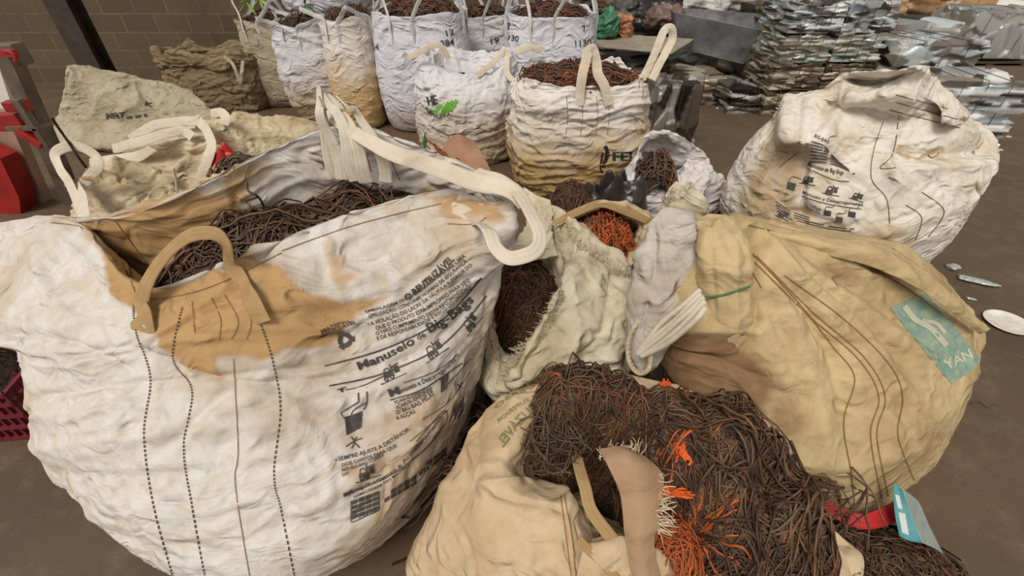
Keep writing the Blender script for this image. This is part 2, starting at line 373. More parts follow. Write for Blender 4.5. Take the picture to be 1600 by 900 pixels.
# ------------------------------------------------------------------ setting
def floor_mat():
    m, t, b = nmat('concrete_floor'); geo = N_(t, 'ShaderNodeNewGeometry'); pos = geo.outputs['Position']
    c = mixc(t, noise(t, pos, .8, 6, .6, .35, .7), lin((100, 80, 59)), lin((78, 63, 47)))
    c = mixc(t, noise(t, pos, 6, 6, .7, .5, .85), c, lin((116, 98, 78)))
    c = mixc(t, noise(t, pos, 60, 3, .7, .55, .8), c, lin((74, 60, 48)))
    t.links.new(c, b.inputs['Base Color']); b.inputs['Roughness'].default_value = .55
    n4 = N_(t, 'ShaderNodeTexNoise'); n4.inputs['Scale'].default_value = 90; n4.inputs['Detail'].default_value = 5; t.links.new(pos, n4.inputs['Vector'])
    bump(t, b, [(n4.outputs[0], .35, .003)]); return m
def block_mat():
    m, t, b = nmat('concrete_blocks'); tcn = N_(t, 'ShaderNodeTexCoord'); geo = N_(t, 'ShaderNodeNewGeometry'); pos = geo.outputs['Position']
    sp = N_(t, 'ShaderNodeSeparateXYZ'); t.links.new(pos, sp.inputs[0]); cb = N_(t, 'ShaderNodeCombineXYZ')
    t.links.new(sp.outputs[0], cb.inputs[0]); t.links.new(sp.outputs[2], cb.inputs[1])
    br = N_(t, 'ShaderNodeTexBrick'); t.links.new(cb.outputs[0], br.inputs['Vector']); br.inputs['Scale'].default_value = 1
    br.inputs['Brick Width'].default_value = .47; br.inputs['Row Height'].default_value = .235; br.inputs['Mortar Size'].default_value = .016
    br.inputs['Mortar Smooth'].default_value = .8
    br.inputs['Color1'].default_value = lin((106, 88, 64)); br.inputs['Color2'].default_value = lin((90, 74, 54)); br.inputs['Mortar'].default_value = lin((120, 104, 80))  # wall colours darkened to carry the shade deep inside the shed
    c = mixc(t, noise(t, pos, 2.2, 6, .7, .35, .75), br.outputs[0], lin((84, 72, 56))); t.links.new(c, b.inputs['Base Color']); b.inputs['Roughness'].default_value = .95
    n4 = N_(t, 'ShaderNodeTexNoise'); n4.inputs['Scale'].default_value = 30; n4.inputs['Detail'].default_value = 5; t.links.new(pos, n4.inputs['Vector'])
    bump(t, b, [(br.outputs['Fac'], -.6, .012), (n4.outputs[0], .5, .01)]); return m
fl = MB().box((.8, 8, -.05), (19.6, 26, .1)).build('floor', floor_mat()); fl['kind'] = 'structure'
ap = MB().box((14.6, 8, -.04), (8, 26, .1)).build('ground', plain('sunlit_concrete_yard', (235, 230, 222), .8, var=(205, 198, 188), vscale=1.5)); ap['kind'] = 'structure'  # very pale colour carries the brightness of the daylight outside
wl = MB().box((-4.6, 7.6, 1.6), (8.8, .2, 3.4)).build('wall_back', block_mat()); wl['kind'] = 'structure'
dark_steel = plain('dark_painted_steel', (46, 36, 30), .5, var=(70, 54, 42), vscale=8)
def steel_column(x, y):
    m = MB(); m.box((x, y, 1.6), (.035, .22, 3.2)); m.box((x, y-.105, 1.6), (.26, .014, 3.2)); m.box((x, y+.105, 1.6), (.26, .014, 3.2))
    o = m.build('steel_column', dark_steel); tag(o, 'dark brown steel column standing against the concrete block wall', 'column'); return o
p = Y(128, 60, 6.0); steel_column(p[0], 6.0)

# ------------------------------------------------------------------ wires
WM = [M['w_dark'], M['w_brown'], M['w_grey'], M['w_red'], M['w_orange'], M['w_base']]
def tangle(name, hf, sampler, n, label, cat='scrap wire', length=(.15, .5), rad=(.0022, .0045), wts=(.42, .36, .12, .08, .02), orange=(), base=None, spread=.035, loose=.02, bundle=9, curv=7, group=None, parent=None, seed=1, M_=16, asobj=True, keep=None, bmask=None):
    """hf(x,y)->z of the heap, sampler(n)->xy starts. Combed bundles and loops of thin wire lying over the heap"""
    g = np.random.default_rng(seed); nb = max(1, n//bundle)
    bx = sampler(nb, g); phi = g.uniform(0, 2*PI, nb); kap = g.normal(0, curv, nb); kap2 = g.normal(0, curv*.7, nb); bl = g.uniform(*length, nb)
    bm_ = g.choice(5, nb, p=np.array(wts)/sum(wts)); br = g.uniform(*rad, nb)
    idx = np.repeat(np.arange(nb), bundle); N = len(idx)
    side = g.normal(0, spread, N); al = g.normal(0, spread*1.5, N)
    ph = phi[idx]+g.normal(0, .12, N)
    x0 = bx[idx]+np.stack([np.cos(ph), np.sin(ph)], 1)*al[:, None]+np.stack([-np.sin(ph), np.cos(ph)], 1)*side[:, None]
    mi = bm_[idx]; rnd = g.random(N); mi = np.where(rnd < .25, g.choice(5, N, p=np.array(wts)/sum(wts)), mi)
    for (ox, oy, orad, pr) in orange:
        dd = np.hypot(x0[:, 0]-ox, x0[:, 1]-oy); mi = np.where((dd < orad*(.7+.5*g.random(N))) & (g.random(N) < pr), 4, mi)
    L = bl[idx]*g.uniform(.7, 1.2, N)*np.where(mi == 4, .4, 1); ds = L/(M_-1); pts = np.zeros((N, M_, 2)); pts[:, 0] = x0; a = ph.copy()
    for k in range(1, M_):
        tt = k/M_; a = a+ds*(kap[idx]*(1-tt)+kap2[idx]*tt)+g.normal(0, .10, N)
        pts[:, k] = pts[:, k-1]+np.stack([np.cos(a), np.sin(a)], 1)*ds[:, None]
    zz = hf(pts[..., 0], pts[..., 1]); lift = np.abs(g.normal(0, loose, N))[:, None]*np.sin(np.linspace(.25, PI-.25, M_))[None]+g.uniform(-.004, .006, N)[:, None]
    wv = .35*loose*np.sin(np.linspace(0, 1, M_)[None]*g.uniform(3, 14, N)[:, None]+g.uniform(0, 6, N)[:, None])
    P = np.concatenate([pts, (zz+lift+wv)[..., None]], -1)
    if keep is not None:
        k_ = keep(P); P = P[k_]; mi = mi[k_]; idx = idx[k_]; N = len(P)
    T = np.gradient(P, axis=1); T /= np.linalg.norm(T, axis=-1, keepdims=True)+1e-9
    s = np.cross(T, np.array([.1, .05, .99])); s /= np.linalg.norm(s, axis=-1, keepdims=True)+1e-9; b = np.cross(s, T)
    K = 4; ang = np.linspace(0, 2*PI, K, endpoint=False)+.4; r = (br[idx]*g.uniform(.7, 1.25, N))[:, None, None, None]
    V = P[:, :, None]+r*(np.cos(ang)[None, None, :, None]*s[:, :, None]+np.sin(ang)[None, None, :, None]*b[:, :, None])
    gf = gridfaces(M_, K, True); F = (gf[None]+(np.arange(N)*M_*K)[:, None, None]).reshape(-1, 4); MI = np.repeat(mi, len(gf)); V = V.reshape(-1, 3)
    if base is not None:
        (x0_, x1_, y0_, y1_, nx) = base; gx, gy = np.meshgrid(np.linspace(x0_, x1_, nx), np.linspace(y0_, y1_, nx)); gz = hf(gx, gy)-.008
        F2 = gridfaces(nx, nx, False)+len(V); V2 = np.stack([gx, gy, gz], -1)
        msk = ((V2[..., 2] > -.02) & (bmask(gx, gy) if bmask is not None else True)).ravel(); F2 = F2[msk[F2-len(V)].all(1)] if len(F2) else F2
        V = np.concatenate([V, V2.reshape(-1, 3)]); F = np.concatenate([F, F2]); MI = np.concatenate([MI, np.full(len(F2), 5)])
    V[:, 2] = np.maximum(V[:, 2], .003)
    o = mk(name, V, F, WM, parent, mi=MI)
    if parent is None: tag(o, label, cat, group, 'stuff')
    return o
def dome(cx, cy, a, b, z0, H, rot=0, power=1., lump=.03, seed=0, edge=None):
    c, s = math.cos(rot), math.sin(rot)
    def hf(x, y):
        u = ((x-cx)*c+(y-cy)*s)/a; v = (-(x-cx)*s+(y-cy)*c)/b; q = u*u+v*v
        z = z0+H*(1-np.minimum(q, 3)**power)
        return z+lump*fbm(np.stack([x*6+seed, y*6, x*0+seed*1.3], -1), 3)
    def smp(n, g, k=.98):
        r = np.sqrt(g.random(n))*k; t = g.uniform(0, 2*PI, n); u, v = r*np.cos(t)*a, r*np.sin(t)*b
        return np.stack([cx+u*c-v*s, cy+u*s+v*c], 1)
    return hf, smp
def inside(cx, cy, a, b, rot=0, lim=1.05):
    c, s = math.cos(rot), math.sin(rot)
    def keep(P):
        x, y = P[..., 0], P[..., 1]; u = ((x-cx)*c+(y-cy)*s)/a; v = (-(x-cx)*s+(y-cy)*c)/b
        return ((u*u+v*v) < lim*lim).all(1)
    return keep

# ------------------------------------------------------------------ prints and stitching laid on the fabric
CO = Vector((0, 0, CAMZ))
def bvh_of(objs):
    V = []; F = []
    for o in objs:
        off = np.array(top(o).location) if o.parent else np.array(o.location)
        n = len(V); V += [tuple(np.array(v.co)+off) for v in o.data.vertices]; F += [tuple(i+n for i in p.vertices) for p in o.data.polygons]
    return BVHTree.FromPolygons(V, F)
def lay(name, polys, bvh, mat, parent, off=.0025, label=None, maxd=None):
    """polys: (points, faces) in pixels, laid onto the fabric they mark"""
    V = []; F = []
    for P, Fs in polys:
        hit = []
        for (x, y) in P:
            d = Vector(ray(x, y)).normalized(); h, n, i, dist = bvh.ray_cast(CO, d)
            if h is None: hit.append(None); continue
            if n.dot(d) > 0: n = -n
            hit.append(np.array(h)+np.array(n)*off*.6-np.array(d)*off*.6)
        for f in Fs:
            q = [hit[i] for i in f]
            if any(z is None for z in q): continue
            ctr = sum(q)/len(q)
            if max(np.linalg.norm(z-ctr) for z in q) > .09: continue
            b = len(V); V += q; F.append(tuple(range(b, b+len(q))))
    if not V: return None
    return mk(name, np.array(V), F, mat, parent, smooth=False, label=label)
_tc = {}
def glyphs(s):
    if s in _tc: return _tc[s]
    cu = bpy.data.curves.new('txt', 'FONT'); cu.body = s; cu.resolution_u = 3; cu.offset = .012; o = bpy.data.objects.new('txt', cu); COL.objects.link(o)
    bpy.context.view_layer.update(); dg = bpy.context.evaluated_depsgraph_get(); me = bpy.data.meshes.new_from_object(o.evaluated_get(dg))
    bm = bmesh.new(); bm.from_mesh(me); bmesh.ops.triangulate(bm, faces=bm.faces)
    for _ in range(2):
        es = [e for e in bm.edges if e.calc_length() > .22]
        if es: bmesh.ops.subdivide_edges(bm, edges=es, cuts=1); bmesh.ops.triangulate(bm, faces=bm.faces)
    V = np.array([v.co[:2] for v in bm.verts]); F = [tuple(v.index for v in f.verts) for f in bm.faces]; bm.free()
    bpy.data.objects.remove(o); bpy.data.curves.remove(cu); bpy.data.meshes.remove(me)
    _tc[s] = (V, F); return V, F
def text(s, base, hgt, up=None, bold=0):
    """string set along a baseline of 2-3 pixel points; hgt = cap height in px (start[,end]); up = direction of the uprights"""
    V, F = glyphs(s); x0, x1 = V[:, 0].min(), V[:, 0].max(); u = (V[:, 0]-x0)/(x1-x0); h = V[:, 1]/.70
    B = crom(np.array(base, float), 80) if len(base) > 2 else np.linspace(base[0], base[1], 80)
    L = np.r_[0, np.cumsum(np.linalg.norm(np.diff(B, axis=0), axis=1))]; L /= L[-1]
    bx = np.interp(u, L, B[:, 0]); by = np.interp(u, L, B[:, 1]); T = np.gradient(B, axis=0); T /= np.linalg.norm(T, axis=1)[:, None]
    tx = np.interp(u, L, T[:, 0]); ty = np.interp(u, L, T[:, 1])
    H = np.interp(u, [0, 1], hgt if hasattr(hgt, '__len__') else (hgt, hgt))
    if up is None: nx, ny = ty, -tx
    else: nx, ny = np.full_like(u, up[0]), np.full_like(u, up[1])
    P = np.stack([bx+nx*h*H, by+ny*h*H], 1)
    out = [(P, F)]
    for k in range(bold): out.append((P+np.array([.8*(k+1), 0]), F))
    return out
def stroke(pts, w, n=None, dash=None, smooth=True):
    pts = np.array(pts, float); n = n or max(8, int(np.linalg.norm(np.diff(pts, axis=0), axis=1).sum()/5))
    P = crom(pts, n) if (smooth and len(pts) > 2) else np.stack([np.interp(np.linspace(0, len(pts)-1, n), range(len(pts)), pts[:, k]) for k in (0, 1)], 1)
    T = np.gradient(P, axis=0); T /= np.linalg.norm(T, axis=1)[:, None]+1e-9; Nn = np.stack([-T[:, 1], T[:, 0]], 1)*w/2
    V = np.stack([P+Nn, P-Nn], 1).reshape(-1, 2); F = []
    for i in range(n-1):
        if dash and (i % dash[0]) >= dash[1]: continue
        F.append((2*i, 2*i+1, 2*i+3, 2*i+2))
    return [(V, F)]
def quad(q, n=6):
    q = np.array(q, float); s = np.linspace(0, 1, n)
    G = (q[0]*(1-s)[:, None, None]+q[3]*s[:, None, None])*(1-s)[None, :, None]+(q[1]*(1-s)[:, None, None]+q[2]*s[:, None, None])*s[None, :, None]
    return [(G.reshape(-1, 2), [tuple(int(i) for i in f) for f in gridfaces(n, n, False)])]

# ------------------------------------------------------------------ a filled bulk bag
def ring_se(cx, cy, z, w, d, rot, ex=3.2, K=20, ph=0):
    a = np.linspace(0, 2*PI, K, endpoint=False)+PI+ph
    c, s = np.cos(a), np.sin(a); x = np.sign(c)*np.abs(c)**(2/ex)*w/2; y = np.sign(s)*np.abs(s)**(2/ex)*d/2
    cr, sr = math.cos(rot), math.sin(rot)
    return np.stack([cx+x*cr-y*sr, cy+x*sr+y*cr, np.full(K, z)], 1)
FULL = [(0, .84), (.04, .93), (.2, 1.02), (.45, 1.06), (.7, 1.03), (.9, .98), (1.0, .98)]
def bulk_bag(label, cx, cy, w, d, h, rot=0, z0=0, mat=None, prof=FULL, sag=.03, nu=150, nv=90, hor=.012, crum=.007, seed=0, inner=.22, ex=3.2, handles='up', hh=.5, group=None, cat='bulk bag', name='bulk_bag', fz=9, smat=None, shear=(0, 0), fill=True, stains=(), fillz=.05, wts=None, nw=500, filllabel=None, fh=.1, hw=.042):
    mat = mat or M['back']; smat = smat or M['strap_white']
    r = root(name, (cx, cy, z0), label, cat, group)
    rs = []
    for (zz, k) in prof:
        R = ring_se(cx+shear[0]*zz, cy+shear[1]*zz, z0+zz*h, w*k, d*k, rot, ex)
        if zz > .85:
            an = np.arange(20)/20*2*PI*4/1.; R[:, 2] += -sag*(.5+.5*np.cos(an))*((zz-.85)/.15)+.012*np.sin(np.arange(20)*1.7+seed)
        rs.append(R)
    tp = rs[-1].copy(); c = tp.mean(0)
    for k, dz in ((.985, .004), (.965, -.02), (.95, -inner*.5), (.93, -inner)):
        R = c+(tp-c)*np.array([k, k, 1]); R[:, 2] += dz; rs.append(R)
    surf('bag_body', rs, nu, nv, mat, r, hor=hor, crum=crum, seed=seed, fz=fz, stains=stains)
    K = 20; crn = [2, 7, 12, 17]                          # the four corners of the ring
    if handles:
        for q, k in enumerate(crn):
            A, B = tp[(k-2) % K].copy(), tp[(k+2) % K].copy(); C = tp[k].copy(); dr = C-c; dr[2] = 0; dr /= np.linalg.norm(dr)
            if handles == 'up': Tp = C+np.array([0, 0, hh])-dr*.04
            elif handles == 'flop': Tp = C+dr*.06+np.array([0, 0, hh*.35])+np.array([random.uniform(-.1, .1), random.uniform(-.05, .05), 0])
            A0, B0 = A-[0, 0, .22], B-[0, 0, .22]; m1, m2 = A*.55+Tp*.45, B*.55+Tp*.45
            pts = [A0+dr*.012, (A0+A)/2+dr*.016, A+dr*.012, m1, Tp-(B-A)*.06, Tp+(B-A)*.06, m2, B+dr*.012, (B0+B)/2+dr*.016, B0+dr*.012]
            strap('handle', pts, hw, smat, r, n=50, hint=tuple(dr+np.array([.1, .05, .1])), seed=seed+q)
    if fill:
        a, b = w*.47, d*.47
        hf, sm = dome(cx+shear[0], cy+shear[1], a, b, z0+h-fillz-.02, fh, rot, 1.3, .03, seed)
        tangle('wire_heap', hf, sm, nw, filllabel or ('tangled dark wire filling the '+label), base=(cx+shear[0]-a*.98, cx+shear[0]+a*.98, cy+shear[1]-b*.98, cy+shear[1]+b*.98, 30), keep=inside(cx+shear[0], cy+shear[1], a, b, rot, 1.0), bmask=lambda x, y: ((x-cx-shear[0])/a)**2+((y-cy-shear[1])/b)**2 < .98, wts=wts or (.5, .3, .05, .2, .01), rad=(.004, .008), seed=seed+50, M_=10, bundle=6)
    return r
# ================================================================== FRONT LEFT BAG
def R_(lst):
    return np.array([Z(*p[1:]) if p[0] == 'p' else np.array(p[1:], float) for p in lst])
def pz(*a): return [('p',)+t for t in a]
back1 = [(-.12, 1.6), (-.35, 1.72), (-.65, 1.78), (-.95, 1.7), (-1.22, 1.52), (-1.42, 1.3), (-1.55, 1.08)]
def bk(z, k=1.): return [('w', -.75+(x+.75)*k, 1.1+(y-1.1)*k, z) for x, y in back1]
b1 = root('bulk_bag', (-.75, 1.1, 0), 'large white bulk bag with ochre stains and printed handling instructions, nearest in the left foreground', 'bulk bag')
base1 = [('w', -1.25, .98), ('w', -1.2, .7), ('w', -1.02, .6), ('w', -.82, .57), ('w', -.62, .6), ('w', -.45, .7), ('w', -.32, .85), ('w', -.24, 1.02), ('w', -.2, 1.25)]
def rim1():
    return R_(pz((-90, 402, 1.03), (-20, 358, 1.08), (110, 350, 1.12), (216, 452, 1.07), (372, 408, 1.10), (540, 340, 1.12), (690, 300, 1.13), (772, 318, 1.13),
              (800, 306, 1.15), (745, 268, 1.17), (640, 226, 1.25), (540, 199, 1.30), (430, 234, 1.25), (300, 298, 1.2), (190, 339, 1.15), (50, 346, 1.1)))
rim = rim1(); cen = np.array([-.62, 1.33, 0])
def toward(R, k, dz, zto=None, z0=1.0):
    Q = R.copy(); Q[:, :2] = cen[:2]+(R[:, :2]-cen[:2])*k; Q[:, 2] = R[:, 2]+dz
    if zto is not None: Q[:, 2] = Q[:, 2]*(1-z0)+zto*z0
    return Q
R4 = R_([('w', x, y, .12) for _, x, y in base1]+bk(.12, .86))
R0 = R4.copy(); R0[:, :2] = np.array([-.75, 1.15])+(R4[:, :2]-np.array([-.75, 1.15]))*.82; R0[:, 2] = .0
R3 = R_(pz((86, 722, .52), (150, 810, .48), (250, 880, .46), (370, 905, .46), (500, 870, .48), (610, 780, .5), (690, 680, .52), (735, 600, .55), (754, 555, .56))+bk(.5))
R2 = R_(pz((38, 592, .82), (70, 650, .8), (160, 690, .8), (285, 690, .8), (420, 655, .8), (560, 590, .8), (680, 520, .82), (757, 450, .85), (784, 420, .85))+bk(.8))
R15 = R_(pz((30, 545, .91), (95, 580, .90), (170, 600, .9), (285, 600, .89), (410, 580, .9), (555, 515, .9), (695, 455, .92), (775, 410, .95), (795, 385, .95))+bk(.92))
R1 = R_(pz((-105, 480, .97), (-30, 515, .965), (85, 515, .99), (230, 535, .99), (385, 500, 1.02), (545, 430, 1.03), (698, 380, 1.05), (785, 365, 1.07), (805, 345, 1.07))+[('w', x, y, 1.04) for x, y in back1])
inn = [toward(rim, .985, .004), toward(rim, .965, -.025), toward(rim, .93, -.12), toward(rim, .90, 0, .82, 1)]
low_ = []
stain_main = [(128, 348), (180, 345), (300, 298), (380, 330), (395, 400), (440, 430), (480, 455), (545, 470), (600, 462), (560, 500), (520, 530), (470, 555), (420, 560), (350, 555), (345, 585), (300, 590), (240, 520), (180, 450), (150, 380)]
body1 = surf('bag_body', [R0, R4, R3, R2, R15, R1, (rim*2+R1)/3+np.array([0, 0, .0]), rim]+inn, 420, 300, M['hero'], b1, hor=.010, crum=.006, seed=2,
    creases=[([(60, 620), (200, 600), (330, 590), (520, 570)], -.012, 7), ([(100, 560), (200, 540), (330, 590), (400, 600), (520, 590), (640, 560)], -.018, 6),
             ([(60, 700), (200, 680), (400, 665), (560, 620), (700, 540)], .014, 14), ([(90, 740), (230, 745), (400, 735), (470, 700)], -.012, 5), ([(130, 800), (300, 800), (420, 780), (560, 720), (690, 620)], .012, 12),
             ([(350, 780), (440, 770), (520, 740)], -.015, 6), ([(200, 870), (330, 850), (470, 820), (620, 730)], -.012, 8),
             ([(0, 520), (60, 526), (110, 535), (200, 580)], -.02, 7), ([(500, 370), (560, 430), (620, 450)], .012, 10), ([(455, 340), (500, 380), (505, 440)], -.014, 12),
             ([(390, 390), (470, 420), (600, 400), (640, 340)], -.016, 14), ([(420, 420), (450, 470), (560, 460)], .014, 20), ([(300, 470), (330, 540), (340, 600)], .010, 12),
             ([(60, 350), (130, 400), (200, 470), (260, 540), (300, 585)], .016, 14), ([(0, 420), (60, 440), (120, 500)], .01, 12), ([(240, 480), (250, 540), (290, 590)], -.01, 8),
             ([(450, 640), (600, 590), (720, 500)], -.012, 6), ([(60, 650), (160, 640), (260, 650)], .010, 10), ([(480, 800), (600, 720), (700, 640)], .010, 9)],
    stains=[(stain_main, 1.0, 9), ([(520, 740), (330, 790), (470, 745), (600, 700), (620, 720), (560, 760)], .55, 8), ([(640, 300), (700, 296), (790, 315), (790, 350), (700, 340)], .7, 12), ([(560, 640), (740, 540), (720, 640), (600, 900), (520, 900), (560, 760)], .5, 40), ([(500, 380), (520, 380), (560, 440), (540, 460)], .6, 8), ([(110, 590), (120, 560), (200, 560), (190, 590)], .35, 14),
            (lambda G: np.where((G[..., 2] > .85) & (G[..., 1] > 1.0), .75, 0)*poly_mask(proj(G)+30*fbm(G*5)[..., None], [(175, 330), (300, 290), (440, 250), (400, 330), (380, 420), (215, 455)], 26), 1.0, 0)])
BV1 = bvh_of([body1])
# handles
def on(bv, px, py, off=.004):
    d = Vector(ray(px, py)).normalized(); h, n, i, _ = bv.ray_cast(CO, d); n = -n if n.dot(d) > 0 else n; return np.array(h)+np.array(n)*off
strap('handle', [on(BV1, 222, 520, -.006), on(BV1, 222, 495), on(BV1, 224, 475), Z(230, 440, 1.12), Z(250, 402, 1.17), Z(290, 375, 1.2), Z(330, 368, 1.21), Z(350, 385, 1.18), Z(362, 412, 1.11), on(BV1, 378, 445), on(BV1, 392, 475), on(BV1, 402, 505, -.006)], [.075, .07, .05, .035, .03, .035, .035, .045, .06, .08, .09], M['strap_tan'], b1, n=90, hint=(-.2, -.8, .5), seed=3, wob=.006)
strap('handle', [Z(745, 268, 1.18), Z(800, 290, 1.2), Z(830, 325, 1.19), Z(842, 360, 1.17), Z(832, 392, 1.14), Z(800, 405, 1.12), Z(775, 385, 1.135), Z(757, 358, 1.14), on(BV1, 742, 345, .006), on(BV1, 725, 332, .004), on(BV1, 700, 322, -.008)], [.045, .045, .04, .04, .04, .04, .045, .045, .045], M['strap'], b1, n=110, hint=(.3, -.7, .6), seed=4, wob=.008, label='white webbing handle looping at the right corner')
strap('handle', [Z(500, 165, 1.36), Z(540, 200, 1.33), Z(610, 235, 1.29), Z(680, 262, 1.24), Z(750, 285, 1.21), Z(800, 300, 1.2), Z(818, 318, 1.18)], [.028, .04, .05, .055, .055, .05, .04], M['strap'], b1, n=90, hint=(.2, -.7, .6), seed=5, wob=.008)
# the bunched standing corner
for i, (x, y, z, x2, y2, z2, w) in enumerate([(497, 137, 1.44, 518, 212, 1.31, .022), (505, 140, 1.43, 540, 215, 1.31, .024), (515, 145, 1.42, 560, 220, 1.30, .024), (500, 150, 1.42, 508, 214, 1.3, .022), (525, 150, 1.41, 585, 222, 1.29, .022)]):
    a = Z(x, y, z); b = Z(x2, y2, z2); mdd = (a+b)/2+np.array([.012*math.sin(i*2), -.02+.01*i, .01])
    strap('gathered_corner', [a, a*.7+b*.3+[.004*i, -.01, .004], mdd, b, b+[0.01, -.01, -.13]], [.012, w, w*1.25, w*1.5, w*1.9], M['strap'], b1, n=50, hint=(.1, -1, .2), seed=i+8, wob=.01, twist=(i*.5, 0))
# stitching
dash = []
for pl in ([(208, 470), (213, 520), (235, 590), (225, 680), (240, 790), (270, 900)], [(285, 480), (270, 560), (300, 610), (287, 700), (300, 790), (320, 900)], [(365, 420), (400, 490), (425, 560), (438, 640), (428, 740), (440, 800), (460, 900)]):
    dash += stroke(pl, 2.4, n=230, dash=(3, 2))
for q in dash: lay('stitching', [q], BV1, M['thread'], b1, .002)
seam = []
for pl in ([(80, 348), (130, 356), (175, 385), (205, 440), (215, 475)], [(220, 470), (290, 460), (350, 440), (440, 395)], [(300, 470), (305, 520)], [(330, 465), (345, 500), (342, 530)], [(350, 460), (372, 500), (362, 530)], [(372, 445), (392, 500), (385, 530)],
           [(440, 392), (560, 350), (690, 318)], [(365, 560), (372, 700), (368, 760), (390, 900)], [(700, 350), (740, 350), (760, 340)], [(180, 345), (240, 420), (262, 400)], [(500, 215), (505, 260), (500, 262)], [(520, 215), (525, 270)], [(545, 212), (560, 270)], [(565, 216), (580, 268)], [(600, 226), (625, 282)], [(590, 224), (606, 275)]):
    seam += stroke(pl, 1.3)
for q in seam: lay('seam_thread', [q], BV1, M['thread_b'], b1, .002)
# print
tx = []
tx += text('O REUTILIZÁVEL', [(636, 470), (672, 442), (709, 406)], (10, 10.5), bold=1)
tx += text('EMBALAGEM FECHADA PARA APENAS UMA', [(571, 489), (640, 466), (728, 401)], (4, 6))
tx += text('UTILIZAÇÃO, CONFORME NORMAS DE SEGURANÇA', [(577, 497), (650, 471), (730, 409)], (5, 6))
tx += text('• A VIOLAÇÃO DO LACRE DA VÁLVULA SUPERIOR DO', [(575, 510), (650, 482), (738, 415)], (6.5, 5.5))
tx += text('QUE O PRODUTO ESTÁ IMPRÓPRIO PARA USO.', [(588, 516), (660, 488), (735, 437)], (6, 5.5))
tx += text('O NÃO CUMPRIMENTO DESTA RECOMENDAÇÃO', [(588, 524), (670, 494), (737, 443)], (6, 5.5))
tx += text('E DE RESPONSABILIDADE E RISCO DO USUÁRIO', [(590, 532), (670, 502), (737, 450)], (6, 5))
tx += stroke([(507, 572), (600, 545), (690, 500), (752, 434)], 2.4)
tx += text('Manuseio', [(561, 578), (605, 560), (648, 536)], (13, 12), bold=1)
tx += text('de', [(653, 531), (665, 525)], 8); tx += text('Big-Bags', [(671, 520), (705, 500), (740, 470)], (15, 14), bold=1)
tx += stroke([(514, 603), (600, 583), (690, 540), (760, 462)], 2.0)
tx += text('RECICLÁVEL', [(503, 524), (530, 514), (557, 505)], 5.5); tx += text('MATERIAL', [(502, 519), (525, 509), (547, 503)], 4)
# recycling arrows
def arrow3(cx, cy, r, tilt):
    out = []
    for k in range(3):
        a = tilt+k*2*PI/3; A = np.array([math.cos(a), math.sin(a)]); a2 = a+1.55; B = np.array([math.cos(a2), math.sin(a2)])
        m_ = (A+B)*.62
        out += stroke([(cx+A[0]*r*.95, cy+A[1]*r), (cx+m_[0]*r*.95, cy+m_[1]*r), (cx+B[0]*r*.95, cy+B[1]*r)], 7, n=10, smooth=False)
        d = B-m_; d /= np.linalg.norm(d); pn = np.array([-d[1], d[0]])
        T1 = np.array([cx, cy])+B*r; out.append((np.array([T1+pn*7, T1-pn*7, T1+d*8]), [(0, 1, 2)]))
    return out
tx += arrow3(539, 531, 10, .3)
def truck(cx, cy, s, a):
    c, sn = math.cos(a), math.sin(a)
    def T(p): return (cx+(p[0]*c-p[1]*sn)*s, cy+(p[0]*sn+p[1]*c)*s)
    o = quad([T(p) for p in ((-14, 0), (2, 0), (2, -7), (-12, -7))], 3)
    o += stroke([T((-10, -7)), T((-8, -15)), T((0, -15)), T((2, -6))], 1.6, smooth=False, n=12)+stroke([T((4, 2)), T((4, -20))], 1.8)+stroke([T((4, -14)), T((18, -16))], 1.8)
    o += quad([T(p) for p in ((7, -2), (16, -2), (16, -13), (7, -13))], 3)+stroke([T((-22, 5)), T((24, 5))], 1.1)
    for q in (-10, 0):
        o += stroke([T((q+3*math.cos(t), 1+3*math.sin(t))) for t in np.linspace(0, 2*PI, 9)], 2)
    return o
tx += truck(612, 588, .95, -.42)+truck(680, 552, .95, -.6)+truck(738, 508, .85, -.9)
tx += text('M', [(609, 620), (624, 615)], 12, bold=2); tx += text('anuseio e Descarregamento', [(626, 614), (680, 590), (712, 563)], (8, 7))
tx += stroke([(609, 625), (660, 608), (722, 567)], 1.8)+stroke([(630, 598), (680, 580), (716, 553)], 1.3)
tx += text('IÇAR/SUSPENDER', [(617, 631), (650, 619), (676, 607)], 4.5)+text('O BIG-BAG PELAS', [(620, 648), (655, 633), (679, 617)], (6.5, 6.5))+text('4 ALÇAS:', [(620, 657), (650, 645)], 6.5)+text('IÇAR/SUSPENDER', [(620, 639), (650, 626), (677, 612)], 5.5)
tx += text('T', [(528, 615), (540, 611)], 7, bold=2)+stroke([(540, 610), (575, 600), (610, 580)], 1.4)
# hanging bag pictogram
tx += quad([(538, 652), (566, 642), (564, 668), (541, 680)], 4)+stroke([(532, 645), (538, 655)], 1.6)+stroke([(532, 645), (560, 628)], 1.6)+stroke([(560, 628), (560, 614)], 2)+stroke([(568, 640), (573, 628), (573, 612)], 2)+stroke([(548, 650), (553, 640), (573, 628)], 1.6)
tx += stroke([(540, 698), (552, 690), (566, 684)], 1.6)+stroke([(548, 682), (553, 690), (549, 701)], 1.8)+stroke([(558, 682), (553, 690), (562, 700)], 1.8)
tx += text('• SEMPRE AJUSTE A DISTÂNCIA', [(524, 722), (590, 703), (640, 672)], (6.5, 5.5))+text('DOS GARFOS PARA QUE', [(535, 730), (580, 716), (620, 698)], (5.5, 5))+text('NO BIG-BAG CORRA', [(535, 737), (570, 726), (600, 712)], 5)+text('DO', [(535, 744), (545, 741)], 5)
tx += truck(573, 744, .9, -.3)
tx += stroke([(540, 772), (600, 748), (660, 705), (695, 662), (697, 644), (688, 646), (650, 690)], 1.3)+text('Empilhamento e Armazenamento', [(548, 771), (620, 735), (692, 652)], (6, 6))+quad([(536, 770), (546, 767), (547, 773), (537, 776)], 2)
